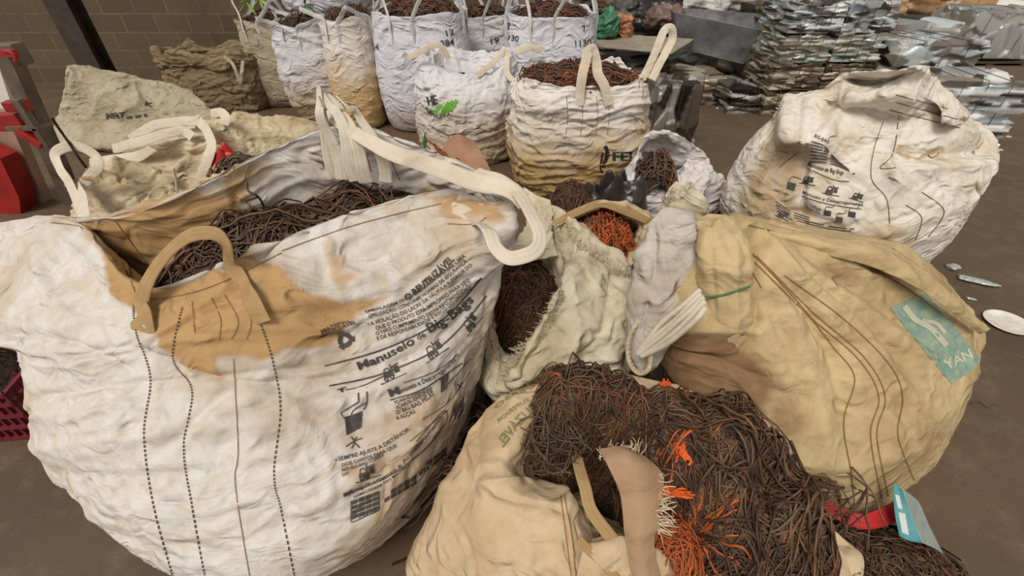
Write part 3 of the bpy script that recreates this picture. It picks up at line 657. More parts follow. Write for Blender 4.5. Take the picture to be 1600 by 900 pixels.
tx += text('ARMAZENAR NO MÁXIMO', [(552, 779), (600, 757), (640, 727)], 4)
for (qx, qy, w_, h_, sl) in ((549, 783, 44, 34, -.38), (600, 772, 52, 14, -.6), (655, 730, 44, 14, -.75)):
    nx_, ny_ = int(w_/9), max(2, int(h_/8))
    for i in range(nx_):
        for j in range(ny_):
            if h_ < 20 and j >= 1+i: continue
            x = qx+i*w_/nx_; y = qy+i*w_/nx_*sl+((ny_-1-j) if h_ < 20 else j)*7.6; cw = w_/nx_-1.6
            tx += quad([(x, y), (x+cw, y+cw*sl), (x+cw, y+cw*sl+6), (x, y+6)], 2)
tx += stroke([(548, 782), (548, 817), (592, 797), (592, 768)], 1.4, smooth=False, n=30)+text('CERTO', [(562, 812), (588, 798)], 5)
tx += quad([(689, 590), (701, 580), (699, 606), (688, 614)], 3)+stroke([(700, 600), (735, 560)], 1.2)+quad([(709, 640), (724, 618), (724, 640), (710, 665)], 3)+stroke([(714, 600), (722, 606)], 1.5)+stroke([(721, 596), (716, 610)], 1.5)
tx += stroke([(660, 655), (700, 628), (735, 580)], 1)+stroke([(640, 690), (700, 640)], 1)
lay('printed_instructions', tx, BV1, M['ink'], b1, .003, label='black printed handling text, recycling arrows and forklift pictograms')
# wire inside
hf, sm = dome(-.63, 1.33, .57, .26, .90, .17, .42, 1.6, .05, 3)
tangle('wire_heap', hf, sm, 1500, 'dark brown and grey scrap wire inside the large stained bag in the left foreground', base=(-1.15, -.05, .95, 1.75, 60), seed=11, rad=(.002, .0042), wts=(.5, .3, .18, .03, .0), keep=inside(-.63, 1.33, .58, .27, .42, 1.02), bmask=lambda x, y: inside(-.63, 1.33, .57, .26, .42, 1.)(np.stack([x, y], -1)[..., None, :]), loose=.018, length=(.2, .7), curv=5)
t1 = MB(); t1.tube([Z(412, 322, 1.13), Z(404, 308, 1.2), Z(388, 298, 1.22), Z(386, 284, 1.24)], .0035, 6, n=20).tube([Z(404, 308, 1.2), Z(390, 312, 1.2), Z(383, 315, 1.2)], .003, 6, n=10)
tag(t1.build('wire_offcut', M['w_dark'], smooth=True), 'stiff twisted black wire poking up over the tan inner side of the front left bag', 'wire')

# ================================================================== YELLOWED BAG, RIGHT
b2 = root('bulk_bag', (1.3, 1.3, 0), 'yellowed bulk bag with teal printed square, slumped in the right foreground', 'bulk bag')
rr = [
 R_([('w', .95, 1.2, 0), ('w', 1.0, 1.0, 0), ('w', 1.15, .88, 0), ('w', 1.35, .86, 0), ('w', 1.6, .93, 0), ('w', 1.86, 1.1, 0), ('w', 1.95, 1.35, 0), ('w', 1.85, 1.6, 0), ('w', 1.55, 1.75, 0), ('w', 1.25, 1.75, 0), ('w', 1.05, 1.65, 0), ('w', .93, 1.45, 0)]),
 R_([('w', .84, 1.15, .15)]+pz((1170, 720, .22), (1235, 752, .18), (1325, 795, .13), (1400, 770, .12), (1485, 690, .15))+[('w', 2.03, 1.35, .15), ('w', 1.92, 1.66, .15), ('w', 1.6, 1.85, .15), ('w', 1.2, 1.85, .15), ('w', .95, 1.72, .15), ('w', .8, 1.45, .15)]),
 R_(pz((1020, 540, .5), (1090, 640, .46), (1200, 700, .42), (1320, 715, .4), (1430, 690, .38), (1520, 600, .4))+[('w', 2.0, 1.42, .42), ('w', 1.9, 1.72, .4), ('w', 1.6, 1.88, .42), ('w', 1.2, 1.88, .42), ('w', .9, 1.75, .42), ('w', .7, 1.5, .45)]),
 R_(pz((1000, 480, .66), (1070, 560, .63), (1180, 600, .61), (1310, 610, .59), (1430, 580, .56), (1530, 530, .5), (1510, 485, .55))+[('w', 1.78, 1.68, .6), ('w', 1.5, 1.82, .62), ('w', 1.15, 1.85, .64), ('w', .85, 1.75, .66), ('w', .68, 1.55, .66)]),
 R_(pz((1010, 420, .8), (1070, 490, .78), (1180, 500, .79), (1300, 490, .78), (1410, 470, .74), (1480, 452, .68), (1470, 430, .7))+[('w', 1.65, 1.6, .76), ('w', 1.4, 1.72, .78), ('w', 1.1, 1.75, .8), ('w', .85, 1.68, .82), ('w', .7, 1.58, .8)]),
 R_(pz((1040, 370, .9), (1090, 420, .89), (1180, 420, .92), (1290, 410, .92), (1370, 410, .88), (1415, 408, .84), (1415, 385, .84), (1370, 372, .87), (1280, 366, .91), (1200, 350, .93), (1120, 342, .93), (1050, 345, .9))),
 R_(pz((1060, 360, .92), (1110, 372, .93), (1180, 382, .95), (1280, 388, .95), (1350, 390, .91), (1395, 393, .86), (1398, 388, .86), (1355, 382, .9), (1280, 378, .93), (1200, 366, .95), (1130, 355, .95), (1070, 352, .92))),
]
rr.append(capr(rr[-1]))
body2 = surf('bag_body', rr, 360, 240, M['yellow'], b2, hor=.005, crum=.0045, seed=5, fz=6, drape=.004,
    creases=[([(1175, 385), (1270, 480), (1350, 560), (1395, 680)], .03, 22), ([(1190, 380), (1330, 470), (1450, 560)], .028, 20), ([(1170, 395), (1225, 480), (1275, 600), (1290, 720)], .026, 20), ([(1182, 392), (1250, 470), (1300, 560), (1318, 640)], -.02, 10), ([(1195, 380), (1300, 470), (1400, 560)], -.02, 10), ([(1150, 350), (1240, 430), (1330, 500), (1400, 600)], .03, 16), ([(1130, 360), (1210, 440), (1300, 540), (1330, 640)], -.02, 10), ([(1090, 340), (1095, 420), (1100, 500)], .02, 12), ([(1170, 400), (1180, 500), (1160, 540)], -.03, 10),
             ([(1180, 420), (1200, 520), (1230, 640), (1240, 720)], .02, 20), ([(1280, 380), (1380, 440), (1500, 520)], .022, 12), ([(1250, 400), (1350, 470), (1470, 560)], -.016, 9), ([(1020, 520), (1100, 515), (1180, 520)], .025, 10), ([(1030, 545), (1110, 560), (1190, 590)], -.02, 9), ([(1180, 600), (1300, 640), (1420, 640)], -.012, 12),
             ([(1250, 720), (1340, 730), (1440, 700)], .012, 14), ([(1060, 560), (1140, 580), (1190, 640)], .018, 10), ([(1450, 450), (1500, 520), (1520, 580)], .014, 12), ([(1190, 470), (1240, 560), (1290, 600)], -.014, 10), ([(1300, 375), (1360, 420), (1410, 415)], -.02, 9)],
    stains=[([(1020, 520), (1170, 520), (1210, 600), (1180, 680), (1060, 620), (1010, 560)], .75, 18), ([(1180, 540), (1260, 640), (1230, 760), (1180, 700)], .5, 25), ([(1250, 400), (1330, 420), (1360, 450), (1280, 440)], .6, 14)])
BV2 = bvh_of([body2])
sw = []
for pl in ([(1165, 385), (1245, 470), (1300, 540), (1335, 590), (1318, 660), (1330, 740), (1336, 795)], [(1175, 405), (1260, 490), (1340, 560), (1373, 620), (1360, 680), (1378, 780)], [(1182, 400), (1268, 486), (1350, 558), (1383, 620), (1370, 680), (1388, 775)], [(1225, 430), (1320, 500), (1390, 570), (1410, 620), (1403, 680), (1428, 750)],
           [(1170, 352), (1290, 385), (1400, 440), (1470, 490)], [(1130, 370), (1160, 400), (1190, 450)]):
    sw += stroke(pl, 2.0)
for q in sw: lay('seam_thread', [q], BV2, M['thread_b'], b2, .002)
sqr = lay('printed_square', quad([(1390, 481), (1447, 458), (1536, 566), (1486, 600)], 24), BV2, M['ink_teal'], b2, .0015, label='faded teal printed square with a pale bird and lettering')
pale = text('YAN', [(1478, 578), (1519, 558)], 15, bold=1)+stroke([(1412, 478), (1430, 500), (1452, 512), (1478, 540)], 9)+stroke([(1440, 500), (1462, 505), (1476, 520)], 6)
lay('print_motif', pale, BV2, M['ink_pale'], sqr, .0035)
# folded mouth of the bag: two rolls standing up at its left, a hem and a rope
def roll(nm, L, seed, mat, lab=None, hor=.008, creases=()):
    return surf(nm, L, 90, 110, mat, b2, hor=hor, crum=.006, seed=seed, fz=5, drape=.012, creases=creases, label=lab)
def rollrings(axis, w, d, ex=2.4):
    out = []
    for (px, py, z, ww) in axis:
        c = Z(px, py, z); R = ring_se(c[0], c[1], c[2], ww, d, .15, ex, 12); out.append(R)
    c0 = out[0].mean(0); c1 = out[-1].mean(0)
    out = [c0+(out[0]-c0)*.15-[0, 0, .01]]+out+[c1+(out[-1]-c1)*.6+[0, 0, .015], c1+(out[-1]-c1)*.01+[0, 0, .02]]
    return out
roll('folded_mouth', rollrings([(1000, 560, .55, .10), (1018, 505, .68, .18), (1034, 450, .80, .22), (1044, 400, .90, .22), (1055, 362, .97, .19), (1060, 345, 1.0, .14)], 0, .16), 21, fabric('woven_grey_white', (196, 188, 178), (170, 152, 130), (150, 130, 100), .6), 'off-white folded mouth roll', creases=[([(1000, 440), (1040, 470), (1085, 440)], -.012, 5), ([(1020, 350), (1025, 420), (1000, 520)], -.02, 6)])
roll('folded_mouth', rollrings([(1128, 530, .66, .16), (1132, 490, .77, .17), (1134, 440, .88, .17), (1132, 390, .98, .17), (1124, 355, 1.03, .15)], 0, .16), 22, M['yellow'], creases=[([(1110, 350), (1115, 450), (1120, 540)], -.01, 5), ([(1150, 380), (1150, 520)], .012, 8)])
strap('hem', [Z(1088, 345, 1.0), Z(1090, 385, .95), Z(1094, 430, .86), Z(1100, 480, .77), Z(1104, 520, .70)], .035, M['strap'], b2, hint=(0, -1, .4), seed=31)
for k in range(5):
    d_ = k-2; strap('gathered_cord', [Z(1000+d_*1.5, 556+d_*1.5, .68), Z(1040+d_*5, 522+d_*6, .79), Z(1078+d_*4, 488+d_*7, .89), Z(1100+d_*2, 466+d_*7, .93)], .017, M['strap'], b2, hint=(0, -1, .5), seed=32+k, curl=.3, wob=.005)
rope = crom(np.array([Z(1005, 490, .72), Z(985, 525, .7), Z(982, 560, .68), Z(996, 582, .67), Z(1012, 578, .67), Z(1016, 555, .69), Z(1012, 530, .71)]), 120)
rm = MB()
for k in range(3):
    a = np.linspace(0, 60, 120)+k*2.09; rm.tube(rope+np.stack([np.cos(a), np.sin(a)*.5, np.sin(a)*.8], 1)*.0045, .0045, 6)
rm.build('rope', M['rope'], b2, smooth=True, label='pale twisted rope loop')
g2 = MB(); g2.tube([Z(1090, 466, .86), Z(1125, 462, .88), Z(1150, 455, .90), Z(1172, 447, .92)], .004, 6, n=30)
g2.build('green_tie', plain('green_string', (70, 104, 60), .6), b2, smooth=True)
dg = MB(); dg.tube([Z(1085, 478, .86)+[0, -.03, 0], Z(1100, 482, .86)+[0, -.03, 0]], .002, 4)
# fold flap at top right of the bag
surf('folded_edge', [R_(pz((1140, 352, .95), (1220, 378, .955), (1300, 400, .94), (1370, 420, .9), (1440, 455, .83), (1530, 520, .60))),
                     R_(pz((1145, 344, .975), (1225, 366, .985), (1305, 384, .975), (1380, 400, .935), (1455, 445, .85), (1540, 517, .62))),
                     R_(pz((1150, 340, .96), (1230, 358, .97), (1310, 374, .96), (1390, 386, .92), (1462, 438, .84), (1545, 515, .61)))], 120, 14, M['yellow'], b2, closed=False, hor=.006, crum=.008, seed=9, thick=.004)

# ================================================================== UPRIGHT WHITE BAG, RIGHT
b3 = root('bulk_bag', (2.25, 2.8, 0), 'upright off-white bulk bag with black printed instructions, behind the yellowed bag on the right', 'bulk bag')
def el(cx, cy, z, a, b, K=12): 
    t = np.arange(K)/K*2*PI+PI; return np.stack([cx+a*np.cos(t), cy+b*np.sin(t), np.full(K, z)], 1)
def Rp(base, **ov):
    for k, v in ov.items(): base[int(k[1:])] = v
    return base
r3 = [el(2.2, 2.75, 0, .5, .45), el(2.2, 2.75, .06, .6, .52), el(2.18, 2.76, .3, .70, .60), el(2.2, 2.78, .55, .70, .6), 
      Rp(el(2.22, 2.78, .78, .64, .5), _6=Z(1562, 246, .80), _5=Z(1535, 290, .72), _7=Z(1525, 200, .88)+[0, .02, 0]),
      Rp(el(2.24, 2.8, .93, .52, .38), _0=Z(1215, 175, .88), _1=Z(1235, 215, .93)),
      Rp(el(2.28, 2.82, 1.02, .38, .28), _0=Z(1235, 150, 1.0), _1=Z(1262, 160, 1.04), _6=Z(1510, 175, 1.03), _5=Z(1480, 190, 1.03)),
      R_(pz((1290, 142, 1.08), (1300, 152, 1.08), (1330, 156, 1.10), (1370, 156, 1.12), (1420, 150, 1.15), (1468, 140, 1.16), (1462, 118, 1.22), (1440, 106, 1.27), (1400, 112, 1.25), (1350, 112, 1.22), (1315, 118, 1.17), (1295, 132, 1.12))),
      R_(pz((1320, 128, 1.14), (1328, 135, 1.13), (1350, 138, 1.14), (1375, 136, 1.16), (1405, 128, 1.2), (1434, 116, 1.25), (1440, 109, 1.28), (1432, 108, 1.28), (1400, 116, 1.23), (1370, 122, 1.2), (1345, 122, 1.17), (1328, 124, 1.15))),
      R_(pz((1335, 128, 1.13), (1340, 130, 1.12), (1355, 131, 1.13), (1375, 130, 1.15), (1400, 124, 1.19), (1425, 114, 1.24), (1428, 113, 1.25), (1420, 113, 1.25), (1400, 118, 1.21), (1375, 124, 1.18), (1355, 126, 1.15), (1340, 126, 1.13)))]
r3.append(capr(r3[-1]))
body3 = surf('bag_body', r3, 380, 270, M['rightwhite'], b3, hor=.007, crum=.007, seed=8, fz=5, drape=.007,
    creases=[([(1330, 150), (1290, 200), (1270, 260), (1262, 310)], .035, 12), ([(1300, 160), (1262, 220), (1255, 290), (1250, 330)], -.035, 9), ([(1420, 150), (1400, 200), (1380, 260), (1400, 290)], .04, 12), ([(1400, 270), (1460, 262), (1545, 258)], .035, 12), ([(1390, 230), (1450, 236), (1540, 232)], -.05, 10), ([(1400, 250), (1450, 245), (1530, 240)], -.03, 8),
             ([(1380, 150), (1450, 180), (1520, 210)], .02, 8), ([(1400, 130), (1470, 170), (1530, 205)], -.014, 6), ([(1290, 340), (1350, 370), (1430, 350), (1520, 310)], .02, 14), ([(1360, 280), (1330, 330), (1400, 380)], .018, 12), ([(1230, 150), (1225, 220), (1190, 300)], .025, 10), ([(1250, 160), (1245, 230)], -.03, 8),
             ([(1240, 330), (1320, 355), (1400, 345), (1440, 325)], -.018, 8), ([(1170, 310), (1210, 340), (1280, 360)], .015, 8)],
    stains=[([(1180, 240), (1250, 200), (1262, 310), (1300, 350), (1420, 355), (1440, 340), (1420, 400), (1150, 380), (1150, 320)], .62, 16), ([(1400, 225), (1490, 232), (1480, 245), (1400, 240)], .7, 6)])
BV3 = bvh_of([body3])
t3 = text('BIG-BAG', [(1272, 214), (1294, 224)], 5)
for i in range(7): t3 += stroke([(1268-i*.4, 221+i*5.2), (1288+i*2, 228+i*4.6), (1300+i*6, 245+i*4.5)], 1.5, dash=(6, 5))
t3 += stroke([(1262, 263), (1300, 280), (1327, 284)], 1.2)+text('Manuseio de Big-Bags', [(1262, 259), (1290, 268), (1318, 273)], 7)
t3 += truck(1261, 285, .55, .15)+truck(1298, 301, .6, .2)+truck(1338, 310, .5, .3)
t3 += text('Manuseio e Descarregamento', [(1254, 302), (1290, 314), (1348, 322)], 5)+stroke([(1252, 306), (1290, 318), (1346, 327)], 1.2)
t3 += text('IÇAR SUSPENDER', [(1257, 318), (1282, 330)], 4)+text('O BIG-BAG PELAS', [(1256, 323), (1281, 335)], 4)
for (x, y) in ((1288, 328), (1306, 338), (1326, 330)): t3 += quad([(x, y), (x+11, y+2), (x+10, y+10), (x-1, y+8)], 2)+stroke([(x+1, y), (x+3, y-5), (x+13, y-4), (x+16, y-9)], 1)
t3 += quad([(1231, 284), (1244, 287), (1241, 298), (1229, 295)], 3)+stroke([(1232, 284), (1238, 276), (1252, 280)], 1)+stroke([(1224, 301), (1233, 305)], 1)+stroke([(1230, 299), (1226, 308)], 1)
for i in range(4): t3 += stroke([(1212+i, 314+i*5), (1235, 330+i*4), (1265, 340+i*3)], 1.2, dash=(6, 5))
t3 += truck(1222, 338, .5, .4)+stroke([(1258, 345), (1300, 354), (1335, 358)], 1.6, dash=(6, 5))+stroke([(1260, 349), (1300, 358), (1330, 361)], 1.4)
lay('printed_instructions', t3, BV3, M['ink'], b3, .004, label='black printed handling text with forklift pictograms')
s3 = []
for pl in ([(1380, 190), (1365, 235), (1362, 280), (1385, 310), (1390, 350)], [(1405, 180), (1395, 240), (1375, 262), (1400, 262)], [(1415, 320), (1440, 340), (1430, 375)], [(1440, 300), (1475, 330), (1450, 370)], [(1400, 160), (1500, 188)], [(1390, 172), (1500, 200)], [(1400, 148), (1480, 170)], [(1245, 240), (1225, 255), (1218, 262)], [(1450, 242), (1455, 247), (1465, 242), (1467, 238)]):
    s3 += stroke(pl, 1.1)
for q in s3: lay('seam_thread', [q], BV3, M['thread'], b3, .003)

# ================================================================== FRONT CENTRE BAG WITH SPILLING WIRE
b4 = root('bulk_bag', (.4, .72, 0), 'beige bulk bag spilling brown wire, front centre at the bottom edge', 'bulk bag')
q4 = [
 R_([('w', -.12, .72, 0), ('w', -.05, .5, 0), ('w', .1, .38, 0), ('w', .35, .32, 0), ('w', .65, .36, 0), ('w', .82, .5, 0), ('w', .86, .7, 0), ('w', .75, .92, 0), ('w', .5, 1.02, 0), ('w', .25, 1.04, 0), ('w', .05, 1.0, 0), ('w', -.08, .88, 0)]),
 R_(pz((648, 868, .26), (668, 940, .24))+[('w', .02, .36, .25), ('w', .35, .26, .25), ('w', .7, .3, .25), ('w', .9, .45, .25), ('w', .95, .68, .25), ('w', .85, .9, .25), ('w', .55, 1.03, .25), ('w', .25, 1.05, .25), ('w', .02, 1.02, .25), ('w', -.13, .9, .25)]),
 R_(pz((668, 800, .42), (690, 900, .42))+[('w', .05, .36, .42), ('w', .35, .27, .42), ('w', .7, .3, .42), ('w', .9, .45, .42), ('w', .92, .68, .42), ('w', .8, .88, .42), ('w', .55, 1.0, .42), ('w', .25, 1.03, .44), ('w', .05, 1.0, .46), ('w', -.06, .9, .45)]),
 R_(pz((705, 730, .56), (735, 850, .56), (800, 960, .55))+[('w', .35, .33, .52), ('w', .65, .36, .5), ('w', .82, .48, .48), ('w', .84, .68, .48), ('w', .74, .84, .5), ('w', .5, .95, .55), ('w', .27, 1.0, .6), ('w', .1, 1.0, .62), ('w', .0, .94, .6)]),
 R_(pz((765, 640, .70), (745, 765, .66), (850, 830, .64), (910, 905, .60), (1060, 960, .56), (1250, 960, .52), (1345, 880, .50), (1270, 800, .52), (1130, 640, .58), (1000, 590, .64), (900, 592, .70), (815, 608, .72))),
 R_(pz((800, 650, .735), (770, 760, .70), (880, 800, .69), (925, 860, .64), (1060, 900, .59), (1230, 920, .55), (1320, 875, .52), (1255, 810, .54), (1130, 660, .6), (1010, 610, .66), (910, 600, .72), (840, 612, .745))),
 R_(pz((830, 665, .72), (800, 750, .69), (890, 785, .66), (940, 835, .60), (1060, 870, .55), (1210, 890, .5), (1290, 860, .48), (1240, 810, .5), (1110, 680, .55), (1010, 630, .6), (915, 615, .67), (860, 625, .7))),
 R_(pz((860, 690, .55), (850, 740, .5), (910, 770, .48), (950, 810, .45), (1060, 840, .42), (1190, 850, .40), (1250, 830, .40), (1220, 790, .4), (1100, 700, .42), (1010, 660, .45), (930, 640, .5), (880, 650, .53))),
]
body4 = surf('bag_body', q4, 340, 240, M['low'], b4, hor=.005, crum=.006, seed=12, fz=3, drape=.005,
    creases=[([(735, 700), (745, 755), (800, 750), (870, 770), (900, 800)], .02, 9), ([(740, 640), (745, 700), (735, 760)], -.02, 12), ([(880, 760), (890, 830), (905, 900)], .012, 5), ([(895, 760), (905, 830), (915, 900)], -.012, 4), ([(700, 780), (690, 840), (690, 900)], .01, 12), ([(1280, 800), (1320, 850), (1340, 900)], -.02, 10), ([(820, 800), (830, 860), (825, 900)], .006, 10)],
    stains=[([(760, 620), (900, 595), (900, 760), (800, 755), (740, 760)], .35, 20)])
BV4 = bvh_of([body4])
t4 = text('UTILIZÁVEL', [(858, 628), (822, 655), (786, 700)], (13, 15), up=(-.75, -.66))+text('PARA SUPERIOR', [(862, 612), (820, 630), (778, 662)], 6, up=(-.6, -.8))+text('VERSO', [(838, 606), (800, 620), (775, 640)], 5, up=(-.6, -.8))
lay('faded_print', t4, BV4, M['ink_fade'], b4, .003)
for q in stroke([(876, 775), (884, 830), (893, 900)], 1.6)+stroke([(882, 773), (892, 830), (901, 900)], 1.6): lay('seam_thread', [q], BV4, M['thread_b'], b4, .003)
# burlap flap and drawn cords
burlap = fabric('coarse_burlap', (182, 150, 118), (150, 112, 84), (120, 80, 60), .5, crumple=.4, weave=2.5)
surf('torn_flap', [R_(pz((992, 915, .66), (1010, 915, .68), (1030, 915, .66))), R_(pz((978, 845, .73), (1000, 845, .75), (1022, 838, .74))), R_(pz((968, 770, .80), (1000, 772, .81), (1034, 772, .79))), R_(pz((948, 725, .84), (988, 722, .85), (1034, 742, .81))), R_(pz((936, 704, .83), (970, 700, .84), (1006, 716, .82)))], 50, 60, burlap, b4, closed=False, hor=.004, crum=.006, seed=4, thick=.004, label='pinkish brown burlap flap with torn edge')
for (a, w) in (([(902, 712, .72), (915, 760, .74), (925, 800, .72), (965, 860, .69), (1005, 915, .66)], .03), ([(905, 845, .70), (935, 875, .68), (975, 920, .66)], .022)):
    strap('torn_strip', [Z(*p) for p in a], w, M['strap_tan'], b4, n=50, hint=(0, -.6, 1), seed=int(a[0][0]))
surf('folded_edge', [R_(pz((895, 930, .60), (950, 930, .60), (1010, 930, .59), (1090, 930, .57))), R_(pz((905, 880, .665), (955, 880, .68), (1010, 885, .67), (1075, 895, .64))), R_(pz((915, 850, .69), (960, 848, .70), (1005, 855, .69), (1060, 868, .66))), R_(pz((925, 840, .66), (960, 838, .67), (1005, 845, .66), (1050, 858, .63)))], 70, 50, M['low'], b4, closed=False, hor=.008, crum=.014, seed=14, thick=.004)
# torn threads
def fringe(name, px, n, ln, z, mat, parent, seed, r=.0012, dirn=None, spread=1.):
    g = np.random.default_rng(seed); P = np.array([Z(x, y, zz) for (x, y, zz) in px]); P = crom(P, 200); m = MB()
    for i in range(n):
        a = P[g.integers(0, 199)]+g.normal(0, .004, 3); d = np.array(dirn, float)+g.normal(0, .45*spread, 3); d /= np.linalg.norm(d); L = ln*g.uniform(.4, 1.2)
        m.tube([a-d*.01, a+d*L*.5+g.normal(0, .003, 3), a+d*L+g.normal(0, .006, 3)-[0, 0, .004]], r, 3, n=4)
    return m.build(name, mat, parent, smooth=True)
fray = plain('frayed_thread', (206, 192, 160), .8)
fringe('frayed_edge', [(1022, 738, .82), (1032, 768, .79), (1032, 800, .77), (1028, 830, .745)], 60, .03, 0, fray, b4, 5, dirn=(1, -.1, -.1))
fringe('frayed_edge', [(940, 712, .80), (970, 702, .82), (998, 704, .82)], 50, .025, 0, fray, b4, 6, dirn=(.3, .6, .3))
# the wire
def hf4(x, y):
    def g(cx, cy, a, b, z0, H, rot=0):
        c, s = math.cos(rot), math.sin(rot); u = ((x-cx)*c+(y-cy)*s)/a; v = (-(x-cx)*s+(y-cy)*c)/b; return z0+H*(1-np.minimum(u*u+v*v, 3)**1.3)
    z = np.maximum(np.maximum(g(.50, .70, .40, .32, .42, .34, -.2), g(.20, .84, .24, .16, .56, .22, .1)), g(.62, .56, .24, .24, .40, .28, 0))
    dn = Z(948, 775, .62); z = z-.34*np.exp(-(((x-dn[0])/.075)**2+((y-dn[1])/.13)**2)**1.5)
    return np.maximum(z, 0.3)+.085*fbm(np.stack([x*7, y*7, x*0+2], -1), 3)
def smp4(n, g):
    A = dome(.50, .70, .40, .32, 0, 0, -.2)[1](n, g); B = dome(.20, .84, .24, .16, 0, 0, .1)[1](n, g); k = g.random(n)[:, None] < .74
    return np.where(k, A, B)
og = [tuple(Z(1045, 855, .6)[:2])+(.085, .97), tuple(Z(1042, 605, .7)[:2])+(.03, .7), tuple(Z(1065, 700, .75)[:2])+(.035, .8), tuple(Z(1035, 775, .7)[:2])+(.04, .8), tuple(Z(1045, 805, .68)[:2])+(.03, .8), tuple(Z(1150, 640, .66)[:2])+(.03, .6), tuple(Z(870, 605, .72)[:2])+(.05, .3)]
tangle('wire_heap', hf4, smp4, 4200, 'mass of brown scrap wire with rusty orange patches spilling from the front centre bag', base=(.0, .95, .3, 1.06, 90), orange=og, seed=21, rad=(.0018, .0042), wts=(.44, .42, .10, .04, .0), loose=.024, length=(.10, .5), curv=10, bundle=10, spread=.02, M_=18, keep=lambda P: ~((np.abs(P[..., 0]-Z(950, 778, .6)[0]) < .042) & (np.abs(P[..., 1]-Z(950, 778, .6)[1]) < .075)).any(1))  # gap in the strands bares the dark base colour for the pocket's shade
c = Z(1048, 862, .62); hf, sm = dome(c[0], c[1], .085, .10, .56, .12, 0, 1.2, .02, 5)
tangle('rusty_wire_bundle', hf, sm, 520, 'curly rust orange wire bundle at the bottom of the front heap, right of the burlap flap', seed=77, rad=(.0016, .0028), wts=(.02, .08, 0, .05, .85), length=(.3, .7), curv=34, bundle=3, loose=.018, M_=20, keep=inside(c[0], c[1], .095, .11))
def spill(x, y): return np.maximum(hf4(x, y), .715-.25*np.maximum(0, .1-x))+.01
c = Z(850, 670, .74)
tangle('loose_wire', spill, lambda n, g: c[:2]+g.normal(0, 1, (n, 2))*[.045, .05], 360, 'loose curls of brown wire hanging over the faded print of the front centre bag', seed=78, rad=(.0014, .0026), wts=(.5, .3, .2, 0, 0), length=(.15, .45), curv=22, bundle=3, loose=.02, M_=20, keep=inside(c[0]+.02, c[1], .12, .13))
mm = MB(); mm.tube([Z(1235, 690, .6), Z(1262, 745, .5), Z(1295, 762, .45), Z(1318, 762, .42)], .006, 8, n=30); tag(mm.build('wire_offcut', M['w_dark'], smooth=True), 'thick dark cable end sticking out right from the front centre heap', 'wire')
org = plain('orange_fluff', (226, 104, 30), .8, var=(180, 70, 20), vscale=30, bs=.8)
for i, (x, y, z, dx, dy, L, lb) in enumerate([(1042, 602, .8, .1, .5, .05, 'orange rag tuft near the top of the front wire heap'), (1066, 700, .82, .3, .5, .06, 'orange rag tuft in the middle of the front wire heap'), (1040, 768, .78, 1, 0, .06, 'orange rag tuft beside the burlap flap')]):
    c = Z(x, y, z); g = np.random.default_rng(i); m = MB()
    for k in range(46):
        e = c+np.array([dx*L*g.uniform(-1, 1)+g.normal(0, .006), -dy*L*g.uniform(-1, 1)+g.normal(0, .006), -.01+g.normal(0, .005)]); m.tube([c+g.normal(0, .006, 3), (c+e)/2+g.normal(0, .006, 3), e], .0028, 4, n=5)
    tag(m.build('orange_tuft', org, smooth=True), lb, 'fibre tuft', 'orange tufts on the front wire heap')

# ================================================================== RAGGED BAG IN THE MIDDLE
b5 = root('torn_bag', (.2, 1.55, 0), 'torn cream bag with frayed edges, between the front left bag and the yellowed bag', 'torn bag')
q5 = [
 R_([('w', -.1, 1.5, 0), ('w', .0, 1.3, 0), ('w', .2, 1.2, 0), ('w', .4, 1.25, 0), ('w', .5, 1.42, 0), ('w', .48, 1.65, 0), ('w', .25, 1.8, 0), ('w', .0, 1.75, 0)]),
 R_([('w', -.14, 1.5, .2), ('w', -.03, 1.22, .2), ('w', .2, 1.1, .2), ('w', .43, 1.18, .2), ('w', .54, 1.42, .2), ('w', .5, 1.68, .2), ('w', .25, 1.85, .2), ('w', .0, 1.78, .2)]),
 R_([('w', -.13, 1.5, .38)]+pz((760, 615, .42), (860, 600, .42), (965, 570, .45))+[('w', .5, 1.45, .45), ('w', .46, 1.7, .45), ('w', .25, 1.85, .45), ('w', .0, 1.78, .42)]),
 R_([('w', -.12, 1.5, .45)]+pz((775, 605, .5), (870, 560, .56), (970, 500, .60), (985, 430, .66))+[('w', .46, 1.8, .6), ('w', .25, 1.88, .6), ('w', .0, 1.8, .5)]),
 R_([('w', -.1, 1.48, .5)]+pz((792, 592, .53), (850, 520, .64), (885, 455, .72), (930, 400, .76), (900, 345, .80), (850, 325, .78))+[('w', -.02, 1.78, .60)]),
 R_([('w', -.09, 1.47, .49)]+pz((790, 588, .54), (838, 520, .64), (874, 455, .71), (900, 395, .75), (878, 352, .78), (845, 345, .76))+[('w', -.01, 1.74, .60)]),
 R_([('w', -.07, 1.48, .35), ('w', .0, 1.4, .35), ('w', .1, 1.42, .38), ('w', .16, 1.48, .4), ('w', .2, 1.6, .45), ('w', .15, 1.7, .45), ('w', .08, 1.75, .45), ('w', .0, 1.7, .4)]),
]
body5 = surf('bag_body', q5, 200, 160, M['rag'], b5, hor=.010, crum=.012, seed=15, fz=6, drape=.012, creases=[([(890, 450), (905, 520), (880, 580)], .025, 10), ([(960, 430), (940, 520), (900, 570)], -.025, 10), ([(860, 380), (900, 430), (960, 470)], .025, 12), ([(800, 600), (870, 570), (960, 560)], .02, 8)])
fringe('frayed_edge', [(792, 592, .545), (815, 555, .60), (850, 520, .65), (870, 480, .70), (885, 455, .72)], 190, .045, 0, fray, b5, 7, dirn=(-.9, .1, .25), spread=.8)
fringe('frayed_edge', [(885, 350, .80), (905, 385, .78), (935, 400, .77), (960, 420, .74), (985, 430, .68)], 150, .04, 0, fray, b5, 8, dirn=(.25, .5, .6), spread=.9)
